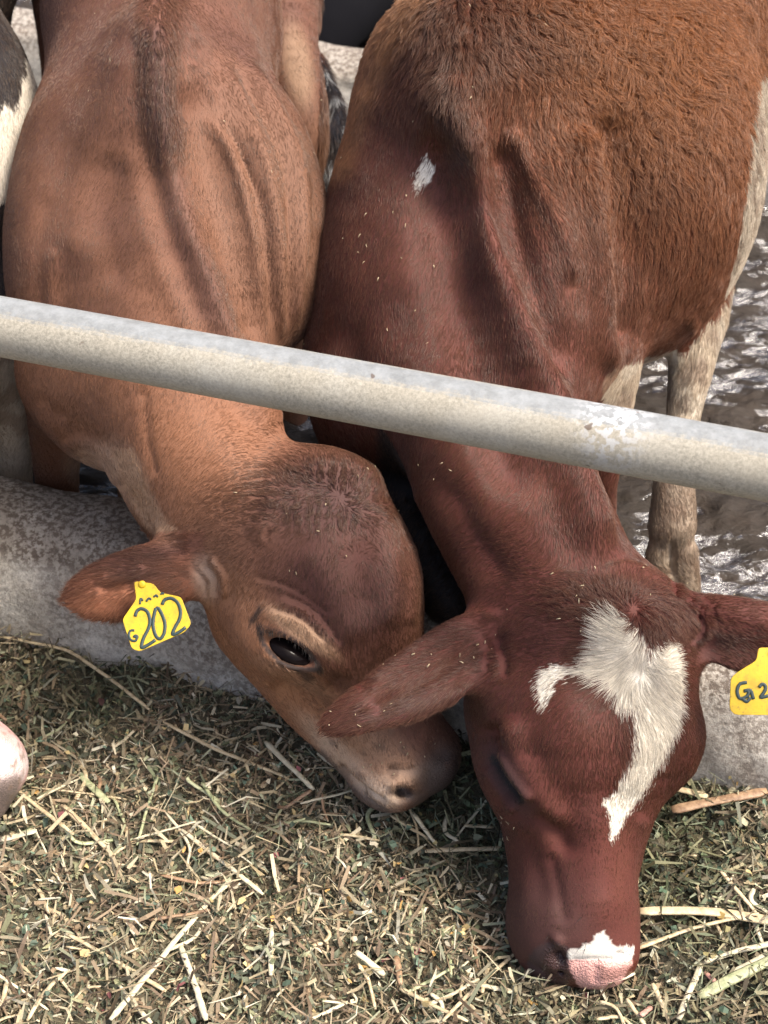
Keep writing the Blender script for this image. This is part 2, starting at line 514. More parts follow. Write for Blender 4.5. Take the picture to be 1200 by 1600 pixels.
STROKES_R = [
    # crest of the neck, hollow beside it, shoulder blade
    ([(690, 130), (725, 220), (752, 340), (780, 440), (820, 550), (865, 660), (890, 740), (925, 830), (960, 900)], 26, 32),
    ([(660, 180), (685, 330), (705, 450), (740, 570), (780, 690), (830, 800)], 44, -18),
    ([(775, 210), (805, 360), (840, 480), (880, 600)], 20, -10),
    ([(790, 190), (840, 285), (880, 370), (897, 450)], 13, 8), ([(840, 300), (880, 440), (900, 560)], 40, 6),
    ([(905, 180), (925, 290), (935, 400), (945, 500), (955, 590)], 17, 15),
   
    ([(950, 150), (965, 300), (978, 430), (972, 560)], 26, -15),
    ([(700, 100), (705, 150), (690, 190)], 40, 8),
    ([(600, 110), (560, 200), (530, 320)], 40, 7),
    ([(520, 480), (560, 590), (590, 650)], 30, -6),
    ([(600, 500), (640, 600), (700, 660)], 50, 8),
    # ribs of the barrel
    ([(1020, 120), (1040, 260), (1050, 400), (1030, 500)], 24, 2), ([(1090, 100), (1110, 240), (1110, 380)], 24, 2),
    # neck folds
    ([(640, 740), (700, 840), (760, 940)], 26, 5), ([(690, 740), (740, 830), (800, 920)], 22, -4),
    # head: temple hollow, brow, lid, cheek line, nose
    ([(768, 1120), (772, 1190), (795, 1262)], 15, -11),
    ([(800, 1110), (812, 1180), (846, 1240), (885, 1300)], 20, 11),
    ([(770, 1186), (790, 1218), (814, 1250)], 6, -9), ([(778, 1162), (806, 1205), (840, 1248)], 8, 9), ([(757, 1196), (777, 1236), (808, 1270)], 7, 6),
    ([(838, 1262), (872, 1305), (892, 1345)], 15, -6),
    ([(800, 1290), (836, 1360), (850, 1430)], 22, -5),
    ([(925, 1230), (932, 1340), (938, 1420), (942, 1460)], 34, 9),
    ([(858, 1330), (872, 1390), (884, 1450)], 10, -3),
    ([(1060, 1090), (1078, 1150), (1060, 1220)], 18, 5), ([(1040, 1200), (1020, 1250), (1000, 1290)], 12, -5),
    ([(870, 1010), (885, 1120), (895, 1290)], 60, 8), ([(1010, 1000), (1010, 1120), (985, 1270)], 40, 5),
    ([(868, 1482), (874, 1500), (884, 1514)], 8, -12), ([(858, 1470), (868, 1466), (884, 1480)], 7, 5), ([(972, 1482), (968, 1502)], 7, -8), ([(890, 1503), (930, 1500), (970, 1500)], 5, -3), ([(932, 1505), (930, 1540)], 5, -4),
    ([(815, 1500), (850, 1520), (880, 1530)], 6, -4),
    # creases at the ear roots
    ([(775, 1000), (790, 1030), (786, 1060)], 7, -4), ([(752, 985), (766, 1015), (760, 1050)], 6, -2.5),
    ([(1080, 945), (1095, 975), (1080, 1010)], 7, -5), ([(1070, 935), (1098, 955), (1100, 985), (1088, 1010)], 5, 4),
    ([(1100, 950), (1160, 965), (1220, 980)], 10, 4),
    ([(800, 985), (720, 1030), (640, 1078), (570, 1112)], 13, -9), ([(790, 955), (710, 978), (640, 1022), (570, 1075)], 9, 5),
    # hind cannon tendons, hoof cleft
    ([(1085, 480), (1092, 560), (1068, 650)], 9, 3), ([(1050, 840), (1050, 880), (1050, 930)], 4, -8),
]
STROKES_L = [
    ([(232, 0), (245, 90), (252, 190), (275, 300), (318, 430), (360, 540), (410, 640), (470, 705)], 22, 20),
    ([(205, 60), (165, 180), (125, 290), (112, 420)], 26, 5.8),
    ([(205, 220), (225, 340), (265, 450), (320, 560)], 22, 5.0),
    ([(175, 230), (165, 350), (190, 470)], 26, -4.3),
    ([(75, 300), (60, 400), (70, 500)], 14, -2.2), ([(85, 380), (78, 460), (90, 540)], 12, 2.9),
    ([(295, 120), (325, 250), (365, 400), (405, 560)], 30, -11.5),
    ([(335, 90), (385, 180), (420, 280), (435, 400), (440, 540)], 11, 9.4),
    ([(360, 90), (410, 170), (445, 260), (455, 360), (446, 520)], 8, -7.9),
    ([(375, 80), (430, 165), (465, 250), (475, 350), (458, 530)], 9, 7.9),
    ([(320, 170), (365, 250), (390, 340), (405, 430), (418, 560)], 9, 6.5),
    ([(345, 180), (388, 260), (415, 350), (428, 520)], 7, -5.8),
    ([(400, 80), (450, 160), (488, 250), (492, 350), (480, 460)], 7, -5.8), ([(420, 90), (470, 170), (502, 270), (498, 380)], 8, 5.8),
    ([(330, 140), (375, 230), (402, 330), (412, 430)], 5, -4.3), ([(300, 60), (360, 140), (400, 220)], 6, -3.6), ([(290, 90), (345, 170), (380, 250)], 6, 3.6),
    ([(55, 610), (75, 640), (110, 660)], 12, -3.6),
    ([(95, 700), (130, 690), (165, 712), (190, 760)], 10, 5.0), ([(110, 730), (135, 725), (160, 745)], 12, -4.3),
    ([(225, 600), (230, 680), (245, 750)], 8, -2.2),
    ([(330, 640), (380, 720), (430, 780)], 50, 4.3),
    # poll, forehead ridge, temple
    ([(470, 740), (520, 730), (560, 745)], 18, 5), ([(395, 810), (440, 790), (500, 780)], 22, 5),
    ([(585, 780), (612, 880), (608, 990)], 20, 7), ([(545, 790), (555, 880), (575, 980)], 26, -6), ([(470, 850), (520, 930), (560, 1020)], 24, 6),
    ([(640, 840), (652, 910), (640, 980)], 9, 3),
    ([(420, 948), (470, 965), (510, 1005)], 3.5, -3), ([(440, 925), (495, 955), (535, 1010)], 3.5, -3), ([(430, 936), (482, 960), (522, 1008)], 4, 2),
    ([(395, 900), (450, 915), (520, 960)], 4, -2),
    ([(350, 930), (385, 1020), (450, 1090), (510, 1150)], 20, 6), ([(420, 1060), (480, 1090), (540, 1150)], 16, -6),
    ([(500, 1060), (560, 1110), (600, 1160)], 20, -5),
    ([(315, 880), (335, 905), (335, 935)], 5, -4), ([(328, 870), (350, 900), (350, 935)], 5, 4), ([(300, 885), (320, 910), (318, 935)], 4, -3),
    ([(425, 822), (418, 835), (408, 842)], 5, -3),
    ([(530, 1190), (565, 1232), (605, 1256)], 5, -8), ([(505, 1160), (540, 1195), (575, 1225)], 12, 4),
    ([(614, 1238), (630, 1236), (646, 1244)], 8, -12), ([(600, 1232), (622, 1222), (650, 1230)], 8, 6), ([(600, 1200), (625, 1206), (655, 1204)], 7, -4), ([(660, 1165), (690, 1175), (706, 1200)], 14, -5),
    ([(230, 880), (200, 900), (150, 905)], 9, 4), ([(215, 905), (190, 918), (150, 922)], 9, -4),
]
CALF_W = [
    E(-150, 250, 2.10, 208, 340, .25, k=.06),
    E(-170, -120, 2.4, 200, 260, .26, k=.08),
    E(-42, 250, 2.03, 98, 230, .16, ang=-2, k=.05),
    E(-150, 600, 1.98, 140, 130, .15, k=.06),
    *CH([(-160, 560, 1.9, 140), (-190, 750, 1.84, 122), (-180, 900, 1.82, 118)], k=.05),
    E(-165, 960, 1.82, 140, 120, .12, k=.05),
    *CH([(-150, 1000, 1.80, 118), (-110, 1120, 1.80, 84), (-60, 1185, 1.80, 66)], k=.05),
    E(-19, 1190, 1.80, 68, 56, .058, ang=40, k=.03),
    E(-42, 1240, 1.82, 60, 50, .05, ang=40, k=.03),
    *CH([(-20, 480, 1.98, 70), (12, 590, 2.06, 38), (18, 690, 2.15, 30), (22, 770, 2.23, 30), (22, 820, 2.28, 34)], k=.04),
    *CH([(-240, 480, 1.98, 70), (-250, 590, 2.06, 40), (-250, 700, 2.17, 31), (-250, 820, 2.28, 34)], k=.04),
    *CH([(-60, -60, 2.6, 90), (-60, 200, 2.66, 46), (-60, 400, 2.66, 30), (-60, 630, 2.65, 30)], k=.04),
    *CH([(-260, -60, 2.6, 90), (-260, 200, 2.66, 46), (-260, 400, 2.66, 30), (-260, 630, 2.65, 30)], k=.04),
    *CH([(-290, 980, 1.8, 30), (-360, 1000, 1.78, 46), (-420, 1020, 1.77, 20)], k=.02, flat=3),
]
CALF_D = [
    E(590, -150, 3.9, 190, 200, .35, k=.08),
    E(540, 10, 3.85, 150, 95, .22, k=.05),
    E(760, -120, 4.1, 210, 190, .35, k=.08),
    *CH([(560, -60, 3.7, 95), (520, 10, 3.62, 70), (500, 60, 3.60, 52)], k=.05),
    *CH([(640, -40, 3.75, 55), (655, 60, 3.85, 34), (660, 160, 3.95, 26)], k=.04),
    *CH([(600, -60, 3.8, 60), (598, 60, 3.92, 36), (596, 150, 4.0, 28)], k=.04),
    *CH([(900, -60, 4.3, 70), (905, 60, 4.3, 34), (905, 110, 4.35, 28)], k=.04),
    *CH([(420, 10, 3.6, 12), (395, 25, 3.6, 22), (370, 35, 3.6, 8)], k=.03, flat=2.5),
]
# ---------------------------------------------------------------- materials
def mat(name, col=(.5, .5, .5), rough=.6, metal=0.0):
    m = bpy.data.materials.new(name); m.use_nodes = True
    b = m.node_tree.nodes['Principled BSDF']
    b.inputs['Base Color'].default_value = (*col, 1)
    b.inputs['Roughness'].default_value = rough
    b.inputs['Metallic'].default_value = metal
    return m
class NT:
    def __init__(s, m): s.t = m.node_tree; s.n = s.t.nodes; s.b = s.n['Principled BSDF']; s.out = s.n['Material Output']
    def new(s, k, **kw):
        x = s.n.new(k)
        for a, v in kw.items():
            if hasattr(x, a): setattr(x, a, v)
        return x
    def l(s, a, b): s.t.links.new(a, b)
    def coord(s): 
        return s.new('ShaderNodeNewGeometry').outputs['Position']
    def noise(s, scale, detail=5, rough=.55, vec=None, dist=0):
        x = s.new('ShaderNodeTexNoise'); x.inputs['Scale'].default_value = scale; x.inputs['Detail'].default_value = detail
        x.inputs['Roughness'].default_value = rough; x.inputs['Distortion'].default_value = dist
        s.l(vec if vec is not None else s.coord(), x.inputs['Vector']); return x.outputs['Fac']
    def ramp(s, f, stops):
        r = s.new('ShaderNodeValToRGB'); e = r.color_ramp.elements
        while len(e) < len(stops): e.new(.5)
        for i, (p, c) in enumerate(stops):
            e[i].position = p; e[i].color = (*c, 1) if hasattr(c, '__len__') else (c, c, c, 1)
        s.l(f, r.inputs[0]); return r.outputs[0]
    def mix(s, f, a, b, mode='MIX'):
        x = s.new('ShaderNodeMix'); x.data_type = 'RGBA'; x.blend_type = mode
        for v, i in ((f, x.inputs[0]), (a, x.inputs[6]), (b, x.inputs[7])):
            if isinstance(v, (int, float)): i.default_value = v
            elif isinstance(v, tuple): i.default_value = (*v, 1)
            else: s.l(v, i)
        return x.outputs[2]
    def math(s, op, a, b=0.0):
        x = s.new('ShaderNodeMath'); x.operation = op
        for v, i in ((a, x.inputs[0]), (b, x.inputs[1])):
            if isinstance(v, (int, float)): i.default_value = v
            else: s.l(v, i)
        return x.outputs[0]
    def bump(s, h, strength=.5, dist=.002, prev=None):
        x = s.new('ShaderNodeBump'); x.inputs['Strength'].default_value = strength; x.inputs['Distance'].default_value = dist
        s.l(h, x.inputs['Height'])
        if prev is not None: s.l(prev, x.inputs['Normal'])
        return x.outputs[0]

def make_skin():
    m = mat('calf_skin', rough=.75); t = NT(m)
    a = t.new('ShaderNodeAttribute'); a.attribute_name = 'coat'
    f = t.noise(900, 3)
    t.l(t.mix(.5, a.outputs['Color'], t.ramp(f, [(.3, .25), (.7, 1.0)]), 'MULTIPLY'), t.b.inputs['Base Color'])
    w = t.new('ShaderNodeAttribute'); w.attribute_name = 'bare'
    t.l(t.math('SUBTRACT', .75, t.math('MULTIPLY', w.outputs['Fac'], .38)), t.b.inputs['Roughness'])
    t.b.inputs['Specular IOR Level'].default_value = .4
    vo = t.new('ShaderNodeTexVoronoi'); vo.inputs['Scale'].default_value = 420; t.l(t.coord(), vo.inputs['Vector'])
    nb = t.bump(t.noise(450, 3), .35, .001)
    t.l(t.bump(t.math('MULTIPLY', vo.outputs['Distance'], w.outputs['Fac']), .8, .0015, nb), t.b.inputs['Normal'])
    return m
def make_fur():
    m = mat('calf_fur', rough=.30); t = NT(m)
    a = t.new('ShaderNodeAttribute'); a.attribute_name = 'coat'
    hi = t.new('ShaderNodeHairInfo')
    v = t.math('ADD', .72, t.math('MULTIPLY', hi.outputs['Random'], .56))
    c = t.mix(1.0, a.outputs['Color'], t.ramp(v, [(0, 0.0), (1, 1.0)]), 'MULTIPLY')
    # tips bleach a little
    c2 = t.mix(t.math('MULTIPLY', t.math('POWER', hi.outputs['Intercept'], 2.0), .35), a.outputs['Color'], t.mix(.5, a.outputs['Color'], (.75, .48, .30)))
    col = t.mix(1.0, c2, t.ramp(hi.outputs['Random'], [(0, .48), (1, 1.0)]), 'MULTIPLY')
    t.l(col, t.b.inputs['Base Color'])
    t.b.inputs['Specular IOR Level'].default_value = .34
    tr = t.new('ShaderNodeBsdfTranslucent'); t.l(col, tr.inputs[0])
    mx = t.new('ShaderNodeMixShader'); mx.inputs[0].default_value = .30
    t.l(t.b.outputs[0], mx.inputs[1]); t.l(tr.outputs[0], mx.inputs[2]); t.l(mx.outputs[0], t.out.inputs[0])
    return m
M = {}
M['skin'] = make_skin(); M['fur'] = make_fur()
M['dark_hide'] = mat('dark_hide', (.006, .006, .008), .9)
M['dark_hide'].node_tree.nodes['Principled BSDF'].inputs['Specular IOR Level'].default_value = .08
M['eye'] = mat('eye', (.006, .006, .010), .07)
M['eye'].node_tree.nodes['Principled BSDF'].inputs['Specular IOR Level'].default_value = .06
M['eye'].node_tree.nodes['Principled BSDF'].inputs['Base Color'].default_value = (.007, .005, .005, 1)
M['hoof'] = mat('hoof', (.09, .075, .06), .5)
M['lash'] = mat('lash', (.02, .015, .012), .5)

m = M['mud'] = mat('wet_mud', rough=.5); t = NT(m)
st = t.new('ShaderNodeMapping'); st.inputs['Scale'].default_value = (1, 1.9, 1); st.inputs['Rotation'].default_value = (0, 0, .28); t.l(t.coord(), st.inputs[0])
g = t.noise(9, 6); g2 = t.noise(70, 4)
t.l(t.mix(g2, t.ramp(g, [(.3, (.012, .008, .005)), (.7, (.040, .027, .018))]), (.018, .013, .009)), t.b.inputs['Base Color'])
sep = t.new('ShaderNodeSeparateXYZ'); t.l(t.coord(), sep.inputs[0])
wet = t.new('ShaderNodeMapRange'); t.l(t.math('ADD', t.math('MULTIPLY', sep.outputs[2], 14.0), t.noise(19, 5, .6, st.outputs[0], .8)), wet.inputs[0])
wet.inputs[1].default_value = .46; wet.inputs[2].default_value = .53; wet.inputs[3].default_value = .06; wet.inputs[4].default_value = .7
t.l(wet.outputs[0], t.b.inputs['Roughness'])
t.l(t.ramp(wet.outputs[0], [(.1, 1.0), (.4, .15)]), t.b.inputs['Specular IOR Level'])
t.b.inputs['IOR'].default_value = 1.85
nb = t.bump(t.noise(60, 6, .68, st.outputs[0]), .55, .007)
t.l(t.bump(t.noise(22, 4, .6, st.outputs[0], 1.0), .75, .014, nb), t.b.inputs['Normal'])

def concrete(name, seed):
    m = mat(name, rough=.85); t = NT(m)
    mp = t.new('ShaderNodeMapping'); mp.inputs['Location'].default_value = (seed, seed, 0); t.l(t.coord(), mp.inputs[0]); v = mp.outputs[0]
    a = t.ramp(t.noise(14, 6, .65, v), [(.32, (.46, .42, .35)), (.5, (.66, .62, .545)), (.65, (.80, .77, .70))])
    sp = t.ramp(t.noise(170, 4, .75, v), [(.36, .45), (.46, .92), (.6, 1.15)])
    c = t.mix(.7, a, sp, 'MULTIPLY')
    # brown grime where the animals rub and stand, worn off in flecks
    geo = t.new('ShaderNodeNewGeometry'); s3 = t.new('ShaderNodeSeparateXYZ'); t.l(geo.outputs['Position'], s3.inputs[0])
    hz = t.new('ShaderNodeMapRange'); t.l(s3.outputs[2], hz.inputs[0]); hz.inputs[1].default_value = .125; hz.inputs[2].default_value = .165
    fl = t.ramp(t.noise(120, 5, .7, v), [(.46, .0), (.54, 1.0)])
    gr = t.math('MULTIPLY', t.math('MAXIMUM', t.math('MULTIPLY', t.ramp(t.noise(5, 4, .6, v), [(.45, .45), (.65, 1.0)]), .95), hz.outputs[0]), t.math('SUBTRACT', 1.0, t.math('MULTIPLY', fl, .40)))
    c = t.mix(gr, c, t.mix(t.noise(60, 4, .6, v), (.10, .08, .065), (.20, .16, .13)))
    t.l(c, t.b.inputs['Base Color'])
    n1 = t.bump(t.noise(150, 5, .75, v), .8, .004)
    t.l(t.bump(t.noise(30, 4, .6, v), .5, .008, n1), t.b.inputs['Normal'])
    return m
M['kerb'] = concrete('kerb_concrete', 0.0)
M['kerb_far'] = concrete('far_kerb_concrete', 3.3)
M['floor'] = mat('alley_concrete', (.16, .14, .115), .9)

m = M['rail'] = mat('galvanised_rail', rough=.42); t = NT(m)
geo = t.new('ShaderNodeNewGeometry'); s3 = t.new('ShaderNodeSeparateXYZ'); t.l(geo.outputs['True Normal'], s3.inputs[0])
stm = t.new('ShaderNodeMapping'); stm.inputs['Rotation'].default_value = (0, 0, math.radians(16)); stm.inputs['Scale'].default_value = (.3, 1, 1); t.l(t.coord(), stm.inputs[0])
worn = t.new('ShaderNodeMapRange'); t.l(t.math('ADD', s3.outputs[2], t.math('ADD', t.math('MULTIPLY', t.math('SUBTRACT', t.noise(7, 3, .6, stm.outputs[0]), .5), .35), t.math('MULTIPLY', t.math('SUBTRACT', t.noise(160, 4, .7), .5), .28))), worn.inputs[0])
worn.inputs[1].default_value = .80; worn.inputs[2].default_value = .92
dust = t.mix(t.ramp(t.noise(300, 5, .8), [(.36, 0.), (.62, 1.)]), (.20, .185, .15), (.37, .345, .285))
dust = t.mix(t.ramp(t.noise(22, 5, .7), [(.42, 0.0), (.72, .65)]), dust, (.33, .30, .24))
dust = t.mix(t.ramp(t.noise(9, 4, .6), [(.5, 0.0), (.75, .4)]), dust, (.44, .43, .39))
steel = t.mix(t.ramp(t.noise(60, 5, .7), [(.35, 0.), (.6, 1.)]), (.12, .14, .16), (.21, .235, .26))
c = t.mix(t.math('MULTIPLY', worn.outputs[0], .72), dust, steel)
# chipped white paint near one spot of the rail, brown dirt flecks
d = t.new('ShaderNodeVectorMath'); d.operation = 'DISTANCE'; t.l(t.coord(), d.inputs[0]); d.inputs[1].default_value = tuple(P(960, 668, 1.435))
near = t.new('ShaderNodeMapRange'); t.l(d.outputs['Value'], near.inputs[0]); near.inputs[1].default_value = .05; near.inputs[2].default_value = .02
chip = t.math('MULTIPLY', near.outputs[0], t.ramp(t.noise(130, 4, .6), [(.47, 0.), (.52, 1.)]))
c = t.mix(chip, c, (.42, .43, .44))
fleck = t.ramp(t.noise(48, 2, .5), [(.735, 0.), (.76, .8)])
c = t.mix(fleck, c, (.09, .06, .045))
t.l(c, t.b.inputs['Base Color'])
t.b.inputs['Specular IOR Level'].default_value = .30
t.l(t.ramp(worn.outputs[0], [(0, .8), (1, .5)]), t.b.inputs['Roughness'])
t.l(t.bump(t.noise(300, 4, .7), .25, .0012), t.b.inputs['Normal'])

m = M['chop'] = mat('chopped_forage', rough=.7); t = NT(m)
a = t.new('ShaderNodeAttribute'); a.attribute_name = 'tint'
t.l(t.mix(.5, a.outputs['Color'], t.ramp(t.noise(500, 2), [(.3, .6), (.7, 1.1)]), 'MULTIPLY'), t.b.inputs['Base Color'])
m = M['bed'] = mat('forage_bed', rough=.9); t = NT(m)
t.l(t.mix(t.noise(120, 4), (.035, .035, .022), (.14, .115, .07)), t.b.inputs['Base Color'])
t.l(t.bump(t.noise(160, 4), 1.0, .008), t.b.inputs['Normal'])
def straw(name, a, b):
    m = mat(name, rough=.5); t = NT(m)
    mp = t.new('ShaderNodeMapping'); mp.inputs['Scale'].default_value = (1, 1, 1); t.l(t.coord(), mp.inputs[0])
    t.l(t.mix(t.ramp(t.noise(130, 4, .6), [(.35, 0.), (.65, 1.)]), a, b), t.b.inputs['Base Color'])
    t.l(t.bump(t.noise(600, 3), .4, .001), t.b.inputs['Normal'])
    return m
M['straw'] = straw('dry_straw', (.34, .26, .15), (.54, .45, .29))
M['straw_pale'] = straw('pale_straw', (.44, .39, .26), (.62, .56, .41))
M['straw_green'] = straw('greenish_stem', (.24, .27, .14), (.44, .44, .27))
M['straw_brown'] = straw('brown_stem', (.20, .12, .07), (.38, .25, .15))
M['straw_pink'] = straw('pinkish_stem', (.35, .17, .14), (.48, .28, .22))
m = M['tag'] = mat('yellow_tag', (.80, .60, .015), .55); t = NT(m)
gm = t.mix(t.ramp(t.noise(90, 4, .6), [(.45, 0.), (.7, .7)]), (.56, .37, .008), (.40, .24, .015))
t.l(t.mix(t.ramp(t.noise(240, 4, .7), [(.58, 0.), (.66, .6)]), gm, (.22, .15, .03)), t.b.inputs['Base Color'])
t.l(t.bump(t.noise(60, 3), .3, .002), t.b.inputs['Normal'])
M['ink'] = mat('marker_ink', (.02, .04, .04), .5)
# ---------------------------------------------------------------- setting
KD = np.array([math.cos(math.radians(-16)), math.sin(math.radians(-16)), 0])      # direction of the kerb and the rail
KN = np.array([-KD[1], KD[0], 0])                                                # across it, away from the feed alley
def heightmesh(name, x0, x1, y0, y1, n, m, fz, material, parent=None):
    X, Y = np.meshgrid(np.linspace(x0, x1, n), np.linspace(y0, y1, m), indexing='ij')
    p = np.stack([X.ravel(), Y.ravel(), np.zeros(n*m)], 1)
    p[:, 2] = fz(p)
    i = np.arange(n*m).reshape(n, m)
    F = np.stack([i[:-1, :-1].ravel(), i[1:, :-1].ravel(), i[1:, 1:].ravel(), i[:-1, 1:].ravel()], 1)
    return mesh_np(name, p, F, material, parent)
def mudz(p):
    q = p.copy(); q[:, 1] *= 1.7
    a = fnoise(q, 9, 3, 4); b = fnoise(q, 34, 9, 3)
    z = .050*np.maximum(a-.47, -.06) + .018*(b-.5)
    far = sstep(2.2, 3.4, np.hypot(p[:, 0]-.3, p[:, 1]-1.9))
    return z*(1-far*.6)
kc = lambda s, off, z: np.array([0, 1.31, 0]) + KD*s + KN*off + np.array([0, 0, z])
mud = heightmesh('muddy_ground', -1.6, 2.4, 1.15, 4.4, 620, 560, mudz, M['mud'])
tag(mud, kind='structure')
gnd = mesh_np('ground', [[-60, -40, -.06], [60, -40, -.06], [60, 90, -.06], [-60, 90, -.06]], [[0, 1, 2, 3]], M['floor'], smooth=False)
tag(gnd, kind='structure')
V = np.array([kc(-4, -3, -.01), kc(4, -3, -.01), kc(4, .1, -.01), kc(-4, .1, -.01)])
tag(mesh_np('feed_alley', V, [[0, 1, 2, 3]], M['floor'], smooth=False), kind='structure')

def kerb(name, foot, w, h, material, label, s0=-2.6, s1=2.6, n=420):
    prof = [(0, -.03), (.0, .0), (.004, h*.3), (.012, h*.55), (.028, h*.74), (.052, h*.90), (.085, h*.985), (.12, h), (w-.05, h*.985), (w-.02, h*.93), (w-.004, h*.78), (w, h*.4), (w, -.03)]
    q_ = min(1.0, w/.2)
    prof = [(a*q_ if a < w-.05 else max(a, .12*q_), z) for a, z in prof]
    prof = [(a, z) for i, (a, z) in enumerate(prof) if i != 8 or w >= .18]
    pr = spline(np.array(prof), 4)
    S = np.linspace(s0, s1, n)
    G_ = np.array([[foot + KD*s + KN*a + np.array([0, 0, z]) for a, z in pr] for s in S]).reshape(-1, 3)
    nz = fnoise(G_, 9, 21, 4)-.5; ny = fnoise(G_, 12, 31, 3)-.5
    G_[:, 2] += nz*.022; G_ += KN*(ny*.022)[:, None]
    k = len(pr); i = np.arange(n*k).reshape(n, k)
    F = np.stack([i[:-1, :-1].ravel(), i[:-1, 1:].ravel(), i[1:, 1:].ravel(), i[1:, :-1].ravel()], 1)
    return tag(mesh_np(name, G_, F[:, ::-1], material), label, 'kerb')
kerb('concrete_kerb', kc(0, 0, 0), .20, .192, M['kerb'], 'rounded weathered concrete kerb the calves reach over to the forage')
kerb('concrete_kerb', np.array([0, 3.02, 0]), .12, .19, M['kerb_far'], 'distant stained concrete kerb across the muddy pen behind the calves', -5, 5, 300)

# ---------------------------------------------------------------- rail
rl = thing('metal_rail', P(600, 620, 1.5), 'dusty galvanised steel pipe rail running over the necks of the calves', 'rail')
A, B = P(0, 510, 1.585), P(1200, 731, 1.41)
dr = B-A
V, F = tube_np([A-dr*1.3+dr*2.6*t for t in np.linspace(0, 1, 40)], .0325, 48, caps=False)
mesh_np('pipe', V, F, M['rail'], rl)
for s in (-1.28, 2.28):
    q = A + dr*s
    V, F = tube_np([[q[0], q[1]+.01, -.05], [q[0], q[1]+.01, q[2]-.02]], .04, 20)
    mesh_np('post', V, F, M['rail'], rl)
for q, sc_ in ((P(96, 497, 1.53), 1.0), (P(281, 562, 1.50), 1.2), (P(228, 522, 1.5), .5), (P(1176, 690, 1.4), .8)):
    pass

